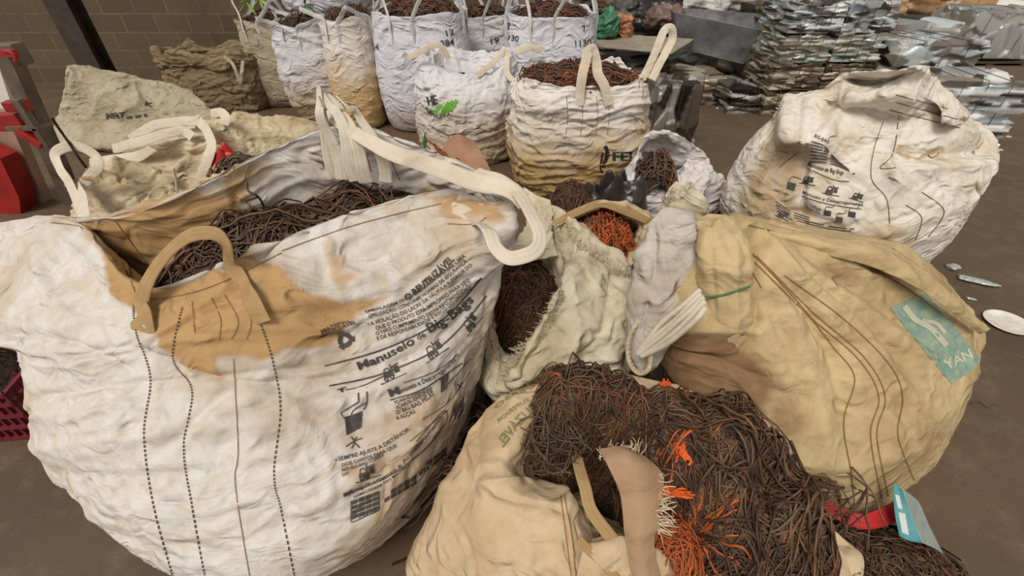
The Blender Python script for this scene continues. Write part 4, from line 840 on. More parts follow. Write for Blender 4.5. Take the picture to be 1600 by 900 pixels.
fringe('frayed_edge', [(850, 325, .79), (868, 355, .79), (880, 400, .76)], 70, .035, 0, fray, b5, 9, dirn=(.6, .2, .5))
hf, sm = dome(.07, 1.62, .20, .28, .38, .24, 0, 1.3, .05, 9)
tangle('wire_heap', hf, sm, 1300, 'dark brown wire with a rusty patch in the mouth of the torn cream bag', base=(-.13, .27, 1.33, 1.9, 40), orange=[tuple(Z(800, 450, .6)[:2])+(.05, .6)], seed=31, rad=(.0018, .0036), wts=(.62, .33, .02, .03, .0), keep=inside(.07, 1.62, .22, .30), loose=.015, length=(.08, .3), curv=14, bundle=7, M_=14)
# paper scrap
def sheet(name, pts, mat, nu=24, nv=24, seed=0, crum=.008, th=.003, label=None, cat=None, group=None, parent=None):
    o = surf(name, pts, nu, nv, mat, parent, closed=False, hor=.003, crum=crum, seed=seed, thick=th)
    if label: tag(o, label, cat, group)
    return o
sheet('woven_scrap', [R_(pz((770, 415, .66), (830, 408, .68), (872, 400, .68))), R_(pz((815, 370, .75), (845, 372, .76), (862, 366, .76))), R_(pz((822, 330, .80), (842, 335, .82), (862, 335, .80))), R_(pz((818, 292, .86), (836, 302, .86), (860, 312, .84)))], M['rag'], seed=3, crum=.012, label='cream torn fabric scrap standing behind the looped handle of the front left bag', cat='fabric scrap')

# ================================================================== BAG WITH ORANGE RUSTED WIRE
b6 = root('torn_bag', (.42, 1.95, 0), 'open cream bag holding bright rust orange wire, in the middle of the heap', 'torn bag')
cx6, cy6 = .43, 2.0
q6 = [el(cx6, cy6, 0, .26, .22, 8), el(cx6, cy6, .15, .31, .26, 8), el(cx6, cy6, .45, .30, .25, 8),
      R_(pz((868, 372, .72), (900, 400, .66), (945, 425, .62), (985, 420, .64), (1010, 385, .68), (1012, 340, .76), (950, 318, .84), (885, 335, .80))),
      R_(pz((880, 372, .725), (905, 395, .67), (945, 415, .63), (978, 410, .65), (998, 382, .69), (998, 345, .765), (948, 326, .83), (893, 342, .795))),
      R_(pz((895, 372, .6), (915, 385, .6), (945, 400, .58), (970, 396, .58), (985, 380, .6), (980, 355, .62), (945, 345, .62), (905, 355, .62)))]
surf('bag_body', q6, 140, 100, M['low'], b6, hor=.01, crum=.01, seed=17, drape=.015)
strap('drawn_rim', [Z(868, 350, .80), Z(900, 330, .84), Z(935, 318, .87), Z(960, 322, .86), Z(995, 338, .81), Z(1015, 348, .77)], .035, M['strap_tan'], b6, hint=(0, -1, .7), seed=6)
c = Z(945, 370, .7)
hf, sm = dome(c[0]-.02, c[1]+.02, .19, .17, .60, .18, .2, 1.3, .03, 12)
tangle('wire_heap', hf, sm, 900, 'rust orange ball of thin wire inside the open cream bag', base=(c[0]-.2, c[0]+.17, c[1]-.14, c[1]+.18, 30), orange=[(c[0]+.02, c[1]-.02, .13, .96)], seed=33, rad=(.0018, .0034), wts=(.5, .3, .05, .1, .05), keep=inside(c[0]-.02, c[1]+.02, .21, .19), loose=.02, length=(.06, .22), curv=22, bundle=5, M_=14)
# ================================================================== BIG MUDDY BAG BEHIND THE HEAP
def pxbag(px, yf, width, d, h, label, z=None, **k):
    zz = (k.get('z0', 0)+h)*.8
    depth = yf*CT+(CAMZ-zz)*ST; x = (px-800)/FPX*depth
    return bulk_bag(label, x, yf+d/2, width, d, h, **k)
prof_fe = [(0, .86), (.04, .95), (.2, 1.04), (.42, 1.08), (.6, 1.03), (.68, .985), (.8, 1.0), (.92, .93), (1.0, .86)]
fe = pxbag(915, 3.5, 1.12, 1.0, .95, 'tall bulk bag with muddy lower half, white top and green letters, behind the centre heap', mat=M['fe'], prof=prof_fe, rot=.1, seed=31, handles=None, hor=.02, crum=.01, fz=10, nu=260, nv=170, fh=.06, fillz=.05, wts=(.4, .3, .0, .3, .05), nw=900, filllabel='reddish brown wire filling the tall muddy bag behind the centre heap', sag=.05)
feb = [c for c in fe.children if c.name.startswith('bag_body')][0]; BVF = bvh_of([feb])
lay('printed_letters', text('FEI', [(957, 251), (986, 251)], 14, bold=2), BVF, M['ink_dgreen'], fe, .004)
lay('torn_slit', stroke([(945, 228), (949, 240), (942, 262)], 6)+stroke([(942, 238), (938, 262), (942, 270)], 3), BVF, M['w_base'], fe, .004, label='dark torn slit')
sf = []
for x in (885, 908, 932, 950): sf += stroke([(x, 150), (x+2, 180), (x-1, 210)], 1)
for q in sf: lay('seam_thread', [q], BVF, M['thread_b'], fe, .003)
strap('handle', [Y(905, 165, 3.5), Y(908, 135, 3.52), Y(912, 110, 3.55), Y(918, 85, 3.6), Y(926, 78, 3.62), Y(932, 95, 3.6), Y(934, 115, 3.56), Y(945, 135, 3.52), Y(952, 165, 3.5)], .07, M['strap'], fe, hint=(-.2, -1, .1), seed=41)
strap('handle', [Y(1003, 125, 3.75), Y(1018, 95, 3.8), Y(1028, 70, 3.82), Y(1038, 48, 3.85), Y(1048, 45, 3.86), Y(1051, 62, 3.85), Y(1042, 80, 3.8), Y(1030, 100, 3.75), Y(1018, 125, 3.7)], .06, M['strap'], fe, hint=(-.4, -1, .1), seed=42)
strap('handle', [Y(805, 80, 4.2), Y(828, 74, 4.25), Y(850, 80, 4.3)], .06, M['strap'], fe, hint=(0, -1, .5), seed=43)

# ================================================================== BACK ROW
BR = 'full white bulk bags standing in the back row'
bA = pxbag(408, 6.2, .72, .75, 1.02, 'dusty narrow bulk bag at the left end of the back row, beside the block wall', seed=51, hh=.2, mat=M['backdirty'], nw=60, nu=90, nv=60)
bB = pxbag(466, 5.65, .74, .62, 1.05, 'white bulk bag second from left in the back row, rounded grimy foot', seed=52, prof=[(0, .7), (.05, .82), (.2, .98), (.45, 1.06), (.7, 1.02), (.9, .96), (1, .95)], hor=.022, nw=200, handles='flop', hh=.2, rot=.1)
bC = pxbag(533, 5.3, .56, .9, 1.16, 'narrow white bulk bag with ochre lower half, third from the left in the back row', seed=53, handles='flop', hh=.2, nw=200, mat=fabric('woven_white_ochre_low', (222, 216, 206), (200, 184, 156), (206, 172, 118), .4, low=(.62, .2, .95)))
bD = pxbag(648, 5.2, 1.0, 1.0, 1.20, 'wide clean white bulk bag marked 12 in the middle of the back row', seed=54, mat=M['back_clean'], nw=700, hh=.5, crum=.006, hor=.005, fh=.12)
bE = pxbag(755, 6.3, .9, .8, 1.06, 'bulk bag marked 19, set back between the wide bags marked 12 and 7', seed=55, nw=300)
bF = pxbag(864, 5.2, .98, 1.0, 1.18, 'wide white bulk bag marked 7 and 1130 at the right end of the back row', seed=56, mat=M['back_clean'], nw=700, hh=.5, crum=.006, hor=.006)
bG = pxbag(475, 5.8, .95, .8, .95, 'white bulk bag stacked on top of the left end of the back row', seed=57, z0=1.14, handles=None, fill=False, mat=M['back_clean'])
bH = pxbag(560, 6.8, .7, .7, .9, 'white bulk bag stacked far back above the narrow ochre bag', seed=58, z0=.95, handles=None, fill=False) if False else None
def mark(bagr, items, w=1.6):
    bd = [c for c in bagr.children if c.name.startswith('bag_body')][0]; bv = bvh_of([bd]); t = []
    for s, b, h in items: t += text(s, b, h)
    lay('handwritten_number', t, bv, M['ink'], bagr, .006)
mark(bD, [('12', [(574, 60), (584, 60)], 11), ('1384', [(572, 79), (592, 77)], 8), ('12', [(698, 57), (710, 54)], 10), ('1384', [(684, 74), (710, 70)], 10)])
mark(bF, [('7', [(793, 47), (799, 46)], 11), ('1130', [(788, 62), (810, 65)], 9), ('7', [(911, 50), (917, 48)], 10), ('1130', [(899, 73), (924, 71)], 10)])
mark(bE, [('19', [(767, 68), (780, 67)], 9), ('8', [(768, 89), (778, 87)], 9)])

# half closed bag with the green print
cxg = (725-800)/FPX*(4.3*CT+1.1*ST); 
gB = root('bulk_bag', (cxg, 4.6, 0), 'half closed white bulk bag with a green round print, in front of the back row', 'bulk bag')
def elz(cx, cy, z, a, b, K=12, dz=None):
    R = el(cx, cy, z, a, b, K)
    if dz is not None: R[:, 2] += np.array(dz)
    return R
surf('bag_body', [elz(cxg, 4.65, 0, .42, .38), elz(cxg, 4.65, .08, .5, .42), elz(cxg, 4.65, .35, .53, .45), elz(cxg, 4.65, .6, .52, .44), elz(cxg, 4.68, .75, .48, .38, dz=[.06, .04, .0, -.03, -.02, 0, .05, .05, .06, .08, .1, .1]),
     elz(cxg, 4.72, .84, .44, .3, dz=[.12, .04, -.04, -.05, -.04, .02, .1, .1, .04, .05, .08, .1]), elz(cxg+.02, 4.74, .85, .40, .22, dz=[.12, .04, -.04, -.05, -.04, .02, .1, .1, .04, .05, .08, .1]), elz(cxg+.05, 4.74, .74, .3, .1)], 220, 150, M['back'], gB, hor=.012, crum=.012, seed=61, drape=.015)
bvg = bvh_of(list(gB.children))
lay('printed_leaves', sum([stroke([(680+i*6, 178-i), (684+i*6, 170-i*1.2), (690+i*6, 164-i*2)], 6) for i in range(5)], [])+stroke([(672, 172), (690, 178), (712, 165)], 4), bvg, M['ink_green'], gB, .004, label='green leaf shapes of the round print')
lay('printed_lettering', text('HE', [(669, 165), (683, 162)], 14, bold=2)+text('RENOVA', [(664, 170), (680, 184), (706, 180)], 5), bvg, M['ink'], gB, .005)
strap('handle', [Y(700, 92, 4.5), Y(685, 70, 4.5), Y(660, 78, 4.5), Y(640, 88, 4.5), Y(630, 84, 4.48)], .05, M['strap'], gB, hint=(0, -1, .3), seed=71)
strap('handle', [Y(745, 118, 4.4), Y(770, 98, 4.5), Y(790, 80, 4.6), Y(792, 110, 4.5), Y(800, 125, 4.4)], .05, M['strap'], gB, hint=(0, -1, .3), seed=72)

# ================================================================== LEFT BACK BAGS
sB = root('bulk_bag', (-3.8, 6.3, 0), 'brown dusty bulk bag with rolled-down top, against the block wall', 'bulk bag')
rb = []
for (zz, k) in [(0, .9), (.06, .98), (.3, 1.02), (.5, .99), (.55, .97), (.57, 1.02), (.63, 1.04), (.69, 1.0), (.70, .92), (.64, .86), (.5, .84)]:
    R = ring_se(-3.83, 6.35, zz, 1.22*k, .8*k, .03, 3.0); R[:, 2] += (.05*np.sin(np.arange(20)*1.9)+.03*np.sin(np.arange(20)*3.1)) if zz > .56 else 0; rb.append(R)
surf('bag_body', rb, 240, 120, M['brownbag'], sB, hor=.016, crum=.016, seed=63)
strap('handle', [Y(350, 90, 5.93), Y(362, 98, 5.92), Y(370, 115, 5.9), Y(375, 128, 5.9), Y(378, 112, 5.9), Y(380, 95, 5.93)], .04, M['backdirty'], sB, hint=(0, -1, .3), seed=73)

gG = root('bulk_bag', (-3.5, 5.0, 0), 'greyish collapsed bulk bag leaning by the dark steel column', 'bulk bag')
def W3(px, py, y): return Y(px, py, y)
surf('bag_body', [
  np.array([(-4.5, 5.0, 0), (-4.35, 4.7, 0), (-4.1, 4.6, 0), (-3.8, 4.55, 0), (-3.5, 4.6, 0), (-3.35, 4.9, 0), (-3.5, 5.2, 0), (-3.7, 5.4, 0), (-3.9, 5.5, 0), (-4.4, 5.4, 0)]),
  np.array([W3(78, 218, 4.8), W3(130, 225, 4.65), W3(190, 225, 4.6), W3(260, 222, 4.6), W3(325, 215, 4.7), W3(345, 195, 4.9), (-3.45, 5.2, .2), (-3.7, 5.45, .25), (-3.9, 5.55, .25), (-4.4, 5.4, .25)]),
  np.array([W3(88, 190, 4.95), W3(130, 195, 4.85), W3(190, 195, 4.8), W3(250, 190, 4.8), W3(310, 180, 4.9), W3(325, 165, 5.0), (-3.55, 5.3, .3), (-3.75, 5.4, .4), (-3.9, 5.5, .45), (-4.4, 5.4, .45)]),
  np.array([W3(98, 150, 5.0), W3(135, 160, 4.95), W3(180, 160, 4.9), W3(220, 155, 4.95), W3(280, 150, 5.1), W3(305, 150, 5.15), W3(290, 140, 5.3), W3(230, 130, 5.4), W3(180, 130, 5.4), W3(130, 125, 5.4)]),
  np.array([W3(104, 112, 5.05), W3(130, 120, 5.05), W3(165, 128, 5.05), W3(205, 135, 5.1), W3(250, 138, 5.2), W3(280, 138, 5.25), W3(262, 130, 5.3), W3(215, 122, 5.3), W3(185, 115, 5.3), W3(140, 108, 5.3)]),
  np.array([W3(104, 103, 5.15), W3(125, 106, 5.15), W3(160, 113, 5.15), W3(200, 128, 5.2), W3(245, 134, 5.25), W3(268, 135, 5.27), W3(255, 131, 5.28), W3(212, 124, 5.26), W3(182, 114, 5.22), W3(135, 104, 5.2)]), capr(np.array([W3(104, 103, 5.15), W3(125, 106, 5.15), W3(160, 113, 5.15), W3(200, 128, 5.2), W3(245, 134, 5.25), W3(268, 135, 5.27), W3(255, 131, 5.28), W3(212, 124, 5.26), W3(182, 114, 5.22), W3(135, 104, 5.2)]))],
  220, 130, M['backdirty'], gG, hor=.008, crum=.012, seed=64, fz=4, drape=.012, creases=[([(150, 180), (160, 150), (210, 130), (222, 160), (190, 180)], .05, 9), ([(215, 140), (250, 180), (320, 170)], -.05, 8)])
bvv = bvh_of(list(gG.children)); lay('faded_print', text('MRT', [(166, 186), (195, 184)], 9, bold=1)+stroke([(197, 184), (230, 180)], 4, dash=(3, 2))+text('K', [(226, 165), (238, 168)], 7, bold=1), bvv, M['ink'], gG, .006)

def slump(name, label, cx, cy, a, b, h, mat, seed, rot=0, crum=.04, cat='bulk bag', K=12, nu=180, nv=110, hor=.015, jag=.16, group=None, creases=()):
    g = np.random.default_rng(seed); r = root(name, (cx, cy, 0), label, cat, group); rs = []
    base = 1+g.normal(0, jag*.5, K)
    for (zz, k) in [(0, .88), (.08, 1.0), (.35, 1.02), (.65, .88), (.86, .62), (.97, .34), (1.0, .08)]:
        t = np.arange(K)/K*2*PI+PI; q = base+g.normal(0, jag*.35, K)*(zz > .05); R = np.stack([cx+a*k*q*np.cos(t)*math.cos(rot)-b*k*q*np.sin(t)*math.sin(rot), cy+a*k*q*np.cos(t)*math.sin(rot)+b*k*q*np.sin(t)*math.cos(rot), np.full(K, zz*h)], 1)
        if .3 < zz < 1: R[:, 2] += g.normal(0, h*.08, K)
        rs.append(R)
    rs.append(rs[-1].mean(0)+(rs[-1]-rs[-1].mean(0))*.01); surf('bag_body', rs, nu, nv, mat, r, hor=hor, crum=crum*.3, seed=seed, fz=5, creases=creases, drape=crum*.35)
    return r
p1_ = slump('bulk_bag', 'cream collapsed bulk bag with tangled white straps, in the pile left of the front bag', -2.55, 4.0, .85, .45, .52, M['pile'], 66, rot=.25, crum=.04, jag=.22, creases=[([(140, 250), (210, 232), (300, 222), (350, 205)], .05, 7), ([(150, 265), (230, 250), (310, 240), (365, 215)], -.06, 6), ([(190, 240), (200, 215), (260, 195), (330, 190)], -.05, 5), ([(210, 285), (280, 262), (300, 235)], .04, 6), ([(330, 215), (325, 260), (300, 300)], .05, 7), ([(345, 215), (345, 260), (330, 300)], -.05, 5), ([(160, 290), (210, 275), (260, 270)], -.04, 6)])
for i, a in enumerate([[(175, 232, .45), (215, 222, .52), (255, 210, .56), (285, 205, .56), (300, 215, .52)], [(305, 185, .62), (320, 200, .6), (330, 225, .56), (322, 255, .45), (310, 285, .3)], [(140, 255, .42), (180, 250, .5), (215, 245, .54), (238, 232, .56)], [(330, 178, .62), (345, 176, .64), (354, 184, .62), (350, 195, .58)], [(205, 218, .5), (240, 196, .58), (280, 190, .6), (310, 188, .62)]]):
    strap('strap', [Z(*p) for p in a], .075, M['strap'], p1_, hint=(.1, -.8, .5), seed=80+i)
p2_ = slump('bulk_bag', 'small cream bulk bag with one raised handle loop, behind the front bag at left', -2.72, 2.95, .44, .36, .5, M['pile'], 67, crum=.04, jag=.2, creases=[([(115, 290), (90, 310), (60, 345)], .04, 6), ([(120, 295), (115, 320), (110, 350)], -.04, 5), ([(130, 290), (160, 310), (180, 345)], .04, 6), ([(125, 290), (140, 320), (150, 350)], -.04, 5), ([(80, 300), (50, 320), (30, 345)], -.03, 5)])
strap('handle', [Z(130, 345, .48), Z(120, 315, .53), Z(107, 285, .60), Z(92, 262, .66), Z(86, 240, .72), Z(100, 230, .75), Z(125, 229, .75), Z(148, 243, .72), Z(152, 262, .66), Z(135, 282, .58), Z(118, 300, .54)], .06, M['strap'], p2_, hint=(.2, -1, .3), seed=90, label='white webbing handle loop')
strap('handle', [Z(118, 290, .57), Z(128, 310, .56), Z(132, 335, .52), Z(138, 355, .45)], .07, M['strap'], p2_, hint=(.1, -.8, .5), seed=91)
strap('strap', [Z(100, 290, .55), Z(130, 278, .6), Z(155, 282, .58)], .02, M['strap_tan'], p2_, hint=(.1, -.8, .5), seed=92)
p3_ = slump('fabric_bundle', 'crumpled beige fabric bundle behind the rim of the front left bag', -2.15, 3.15, .38, .28, .42, M['pile'], 68, crum=.04, cat='fabric bundle', nu=110, nv=70)
rg = slump('red_rag', 'crumpled red plastic rag on the pile left of the front bag', -2.22, 3.35, .17, .1, .5, plain('red_plastic', (200, 44, 36), .45, var=(150, 30, 26)), 69, crum=.02, cat='rag', nu=70, nv=50)
st = MB(); st.tube([Z(270, 262, .6), Z(275, 282, .5), Z(277, 300, .4)], .008, 8, n=10); tag(st.build('white_stick', plain('white_stick', (214, 208, 190), .5), smooth=True), 'thin pale stick standing beside the red rag', 'stick')
cb = MB(); cb.tube([Z(82, 186, 1.0), Z(95, 205, .85), Z(107, 222, .78), Z(122, 245, .7), Z(135, 262, .62)], .008, 6, n=24); tag(cb.build('black_cable', M['w_base'], smooth=True), 'black cable hanging from the grey machine column onto the pile', 'cable')
hf, sm = dome(-2.12, 3.3, .26, .16, .30, .16, .2, 1.3, .05, 9)
tangle('wire_heap', hf, sm, 240, 'small tangle of dark wire beside the red rag', base=(-2.36, -1.88, 3.15, 3.45, 24), seed=35, rad=(.003, .006), keep=inside(-2.12, 3.3, .28, .18), M_=10)

# ================================================================== MACHINE AT THE LEFT EDGE
ma = root('machine', (-3.1, 3.4, 0), 'red and grey metal machine with slanted column and red clamps, cut by the left edge', 'machine')
mg = plain('worn_grey_metal', (120, 108, 92), .55, .3, var=(84, 72, 60), vscale=5); mred = plain('red_paint', (168, 30, 24), .45, var=(120, 22, 20), vscale=4); mpk = plain('dull_pink_panel', (170, 138, 116), .6, var=(140, 110, 92), vscale=2)
mw = plain('pale_panel', (222, 214, 206), .6)
c0, c1 = Y(12, 85, 3.45), Y(92, 262, 3.45)
m = MB(); m.tube([c0, c1, Y(104, 300, 3.5)*[1, 1, 0]+[0, 0, .0]], .07, 4); m.build('column', mg, ma)
m = MB(); m.box(Y(8, 92, 3.5)+[0, 0, .03], (.28, .12, .14), .1); m.build('column_head', mg, ma, bevel=.01)
m = MB(); m.box(Y(10, 83, 3.36), (.12, .05, .04)).tube([Y(8, 80, 3.34), Y(18, 82, 3.33), Y(25, 90, 3.33), Y(24, 98, 3.33)], .012, 8, n=16); m.build('clamp', mred, ma, smooth=False)
m = MB(); m.box(Y(28, 165, 3.32), (.14, .08, .07), .2).box(Y(10, 190, 3.32), (.24, .08, .12), .1).box(Y(50, 215, 3.3), (.16, .07, .06), 0, tilt=.8); m.build('clamp', mred, ma, bevel=.008)
m = MB(); m.box(Y(42, 197, 3.34), (.26, .12, .035), 0).box(Y(42, 180, 3.3), (.05, .05, .22)).box(Y(66, 214, 3.3), (.04, .05, .14)); m.build('bracket', mg, ma, bevel=.004)
m = MB(); a = [Y(-30, 170, 3.5), Y(10, 180, 3.5), Y(72, 320, 3.5), Y(60, 330, 3.5), Y(-30, 330, 3.5)]; b = [p+[0, .08, 0] for p in a]
m.add(a+b, [(0, 1, 2, 3, 4)[::-1], (5, 6, 7, 8, 9)]+[(i, (i+1) % 5, (i+1) % 5+5, i+5) for i in range(5)]); m.build('side_panel', mpk, ma)
m = MB(); a = [Y(-60, 220, 3.3), Y(0, 248, 3.3), Y(30, 310, 3.3), Y(34, 350, 3.3), Y(-60, 380, 3.3)]; b = [p+[0, .15, 0] for p in a]
m.add(a+b, [(0, 1, 2, 3, 4)[::-1], (5, 6, 7, 8, 9)]+[(i, (i+1) % 5, (i+1) % 5+5, i+5) for i in range(5)]); m.build('red_housing', mred, ma)
m = MB(); a = [Y(-40, 90, 3.7), Y(0, 110, 3.7), Y(20, 170, 3.7), Y(-40, 180, 3.7)]; b = [p+[0, .05, 0] for p in a]
m.add(a+b, [(3, 2, 1, 0), (4, 5, 6, 7)]+[(i, (i+1) % 4, (i+1) % 4+4, i+4) for i in range(4)]); m.build('pale_panel', mw, ma)

# ================================================================== RED CRATE
cr = root('plastic_crate', tuple(Z(5, 610, 0)), 'dark red slatted plastic crate on the floor at the left edge', 'crate')
cm = plain('crate_red', (122, 34, 44), .5, var=(92, 26, 36)); cc = np.array([-2.38, 1.42, 0]); rz = .25
def crate_wall(nm, x0, y0, x1, y1):
    m = MB(); A = np.array([x0, y0]); B = np.array([x1, y1]); L = np.linalg.norm(B-A); an = math.atan2(B[1]-A[1], B[0]-A[0])
    for z in (.015, .09, .165, .24, .295): m.box((*((A+B)/2), z), (L, .018, .022), an)
    k = int(L/.035)
    for i in range(k+1): p_ = A+(B-A)*i/k; m.box((p_[0], p_[1], .155), (.009, .014, .3), an)
    m.build(nm, cm, cr)
cs = [(-2.66, 1.14), (-2.12, 1.2), (-2.2, 1.6), (-2.74, 1.54)]
for i in range(4): crate_wall('slatted_side', *cs[i], *cs[(i+1) % 4])
m = MB(); m.add([(x, y, .012) for x, y in cs]+[(x, y, .0) for x, y in cs], [(0, 1, 2, 3), (7, 6, 5, 4), (0, 4, 5, 1), (1, 5, 6, 2), (2, 6, 7, 3), (3, 7, 4, 0)]); m.build('crate_bottom', cm, cr)
hf, sm = dome(-2.42, 1.38, .2, .16, .22, .12, .1, 1.3, .04, 4)
tangle('wire_heap', hf, sm, 260, 'grey brown wire lying in the red slatted crate', base=(-2.6, -2.25, 1.25, 1.5, 20), seed=36, rad=(.002, .004), keep=inside(-2.42, 1.38, .22, .16), wts=(.3, .3, .3, .1, 0), M_=10)

# ================================================================== SMALL THINGS IN THE CENTRE HEAP
sm_b = root('plastic_sack', (1.0, 2.95, 0), 'small white sack of curled wire, on the heap right of the muddy bag', 'sack')
c = Z(1030, 262, .5)
surf('bag_body', [el(c[0]+.05, c[1]+.05, 0, .24, .2, 10), el(c[0]+.05, c[1]+.05, .08, .3, .25, 10), el(c[0]+.05, c[1]+.05, .3, .33, .26, 10),
   R_(pz((985, 290, .40), (1010, 300, .38), (1040, 302, .38), (1070, 290, .40), (1105, 270, .44), (1108, 250, .5), (1080, 225, .62), (1045, 208, .70), (1010, 215, .66), (990, 245, .52))),
   R_(pz((992, 285, .43), (1010, 292, .41), (1035, 294, .41), (1058, 280, .43), (1075, 262, .48), (1075, 245, .52), (1060, 228, .6), (1040, 215, .68), (1012, 222, .63), (998, 245, .53))),
   R_(pz((1000, 280, .38), (1012, 285, .38), (1035, 286, .38), (1052, 275, .4), (1062, 260, .42), (1060, 248, .45), (1050, 238, .48), (1035, 230, .5), (1015, 235, .5), (1004, 250, .46)))], 160, 100, M['white_small'], sm_b, hor=.012, crum=.012, seed=71, drape=.02)
hf, sm = dome(c[0]-.02, c[1]-.02, .17, .22, .40, .16, -.2, 1.3, .03, 12)
tangle('wire_heap', hf, sm, 260, 'thick reddish grey curled wire in the small white sack', base=(c[0]-.16, c[0]+.13, c[1]-.2, c[1]+.16, 26), seed=37, rad=(.004, .0065), wts=(.4, .15, .25, .2, 0), keep=inside(c[0]-.02, c[1]-.02, .18, .23), loose=.03, length=(.12, .35), curv=16, bundle=3, M_=18)
slump('fabric_bundle', 'crumpled pale sack cloth right of the small white sack', *Z(1085, 285, .25)[:2], .22, .18, .42, M['white_small'], 72, crum=.03, cat='fabric bundle', nu=100, nv=70)
slump('fabric_bundle', 'crumpled cream plastic at the foot of the small white sack', *Z(1050, 312, .2)[:2], .24, .16, .34, M['rag'], 73, crum=.035, cat='fabric bundle', nu=100, nv=70)
slump('fabric_bundle', 'flattened brown cloth on the floor between the small sack and the upright white bag', *Z(1125, 300, .1)[:2], .26, .2, .16, M['pile'], 74, crum=.02, cat='fabric bundle', nu=100, nv=60)
slump('fabric_bundle', 'cream cloth lump just above the folded mouth of the yellowed bag', *Z(1070, 325, .5)[:2], .2, .13, .62, M['rag'], 78, crum=.03, cat='fabric bundle', nu=100, nv=70)
c = Z(965, 318, .55); slump('black_plastic_sack', 'black plastic sack crumpled in the middle of the heap', c[0], c[1]+.08, .24, .15, .66, plain('black_film', (36, 32, 31), .32, var=(52, 46, 42), bs=.5, bd=.02, bscale=8), 75, crum=.01, hor=.006, jag=.05, cat='sack', nu=110, nv=80)
c = Z(895, 318, .55); hf, sm = dome(c[0], c[1]+.05, .17, .16, .42, .22, 0, 1.2, .03, 5)
tangle('wire_heap', hf, sm, 420, 'round ball of dark red brown wire left of the black plastic sack', base=(c[0]-.2, c[0]+.2, c[1]-.14, c[1]+.24, 26), seed=38, rad=(.002, .0035), wts=(.5, .2, .0, .3, 0), keep=inside(c[0], c[1]+.05, .19, .18), loose=.015, length=(.06, .2), curv=20, bundle=5, M_=10)
c = Z(890, 330, .2); slump('fabric_bundle', 'dark cloth under the ball of red brown wire', c[0]+.03, c[1]-.1, .27, .2, .42, M['w_base'], 79, crum=.02, cat='fabric bundle', nu=80, nv=50)
kp = plain('brown_paper', (164, 124, 96), .8, var=(140, 100, 78), vscale=6)
sheet('cardboard_sheet', [np.array([Y(680, 290, 3.3)*[1, 1, 0]+[0, 0, .01], Y(740, 300, 3.25)*[1, 1, 0]+[0, 0, .01], Y(800, 300, 3.2)*[1, 1, 0]+[0, 0, .01]]), np.array([Y(690, 245, 3.5), Y(725, 250, 3.45), Y(765, 262, 3.4)]), np.array([Y(694, 222, 3.6), Y(715, 210, 3.6), Y(740, 222, 3.6)])], kp, seed=6, crum=.012, th=.006, label='brown paper sheet wrapped round copper strips, behind the front left bag', cat='paper')
cu = plain('copper', (190, 92, 56), .35, .8)
for i in range(7):
    a = Y(672+i*7+(i % 2)*3, 222+i*7 if i < 4 else 262-(i-4)*5, 3.4); m = MB(); m.box(a, (.03, .16, .008), .6-i*.1, tilt=.3); o = m.build('copper_strip', cu); tag(o, 'short flat copper strip among those poking out of the brown paper sheet', 'copper strip', 'copper strips beside the brown paper')
lf = MB(); lf.add([Y(662, 238, 3.3), Y(668, 222, 3.3), Y(664, 206, 3.3), Y(660, 222, 3.31)], [(0, 1, 2, 3)]).tube([Y(662, 238, 3.3), Y(664, 260, 3.28), Z(668, 345, .0)], .004, 5, n=8); o = lf.build('green_leaf', plain('leaf_green', (60, 104, 50), .5)); solid(o, .002); tag(o, 'narrow green leaf poking up beside the copper strips', 'leaf')

# ================================================================== LOWER RIGHT
hf, sm = dome(1.22, .58, .42, .24, -.02, .17, .1, 1.2, .04, 6)
tangle('wire_heap', hf, sm, 1300, 'flat pile of dark wire scraps on the floor at the lower right', base=(.8, 1.62, .36, .82, 50), seed=39, rad=(.002, .0045), wts=(.4, .3, .25, .05, 0), length=(.06, .25), curv=12, loose=.012, bundle=6, M_=12, keep=inside(1.22, .58, .42, .24, .1, 1.06))
rs_ = root('red_strap', tuple(Z(1340, 810, 0)), 'red fabric strap trapped under the yellowed bag', 'strap')
strap('webbing', [Z(1270, 778, .22), Z(1310, 800, .2), Z(1350, 815, .19), Z(1385, 808, .19), Z(1402, 795, .2)], [.03, .045, .05, .06, .05], plain('red_cloth', (188, 34, 36), .6, var=(150, 24, 28)), rs_, hint=(0, -1, 1.2), seed=95)
lfm = plain('teal_leaflet', (92, 156, 158), .55, var=(60, 128, 136), vscale=12); lwm = plain('leaflet_grey', (156, 160, 150), .5, var=(126, 140, 136), vscale=10)
le = root('leaflet', tuple(Z(1430, 850, 0)), 'folded teal and grey printed leaflet leaning at the lower right', 'leaflet')
o = surf('front_page', [R_(pz((1405, 838, .2), (1420, 845, .2), (1440, 848, .2))), R_(pz((1398, 800, .27), (1410, 800, .27), (1424, 806, .27))), R_(pz((1396, 756, .34), (1402, 758, .34), (1410, 764, .34)))], 12, 24, lfm, le, closed=False, hor=0, crum=.002, seed=3, thick=.0015)
bvl = bvh_of([o])
o2 = surf('back_page', [R_(pz((1440, 848, .2), (1458, 856, .15), (1474, 866, .1))), R_(pz((1424, 806, .27), (1440, 815, .22), (1455, 828, .18))), R_(pz((1410, 764, .34), (1422, 772, .31), (1436, 784, .28)))], 12, 24, lwm, le, closed=False, hor=0, crum=.002, seed=4, thick=.0015)
lay('printed_block', quad([(1403, 800), (1414, 802), (1420, 836), (1409, 832)], 6)+quad([(1398, 772), (1405, 774), (1410, 796), (1402, 793)], 4), bvl, plain('leaflet_white', (200, 206, 200), .5), le, .002)

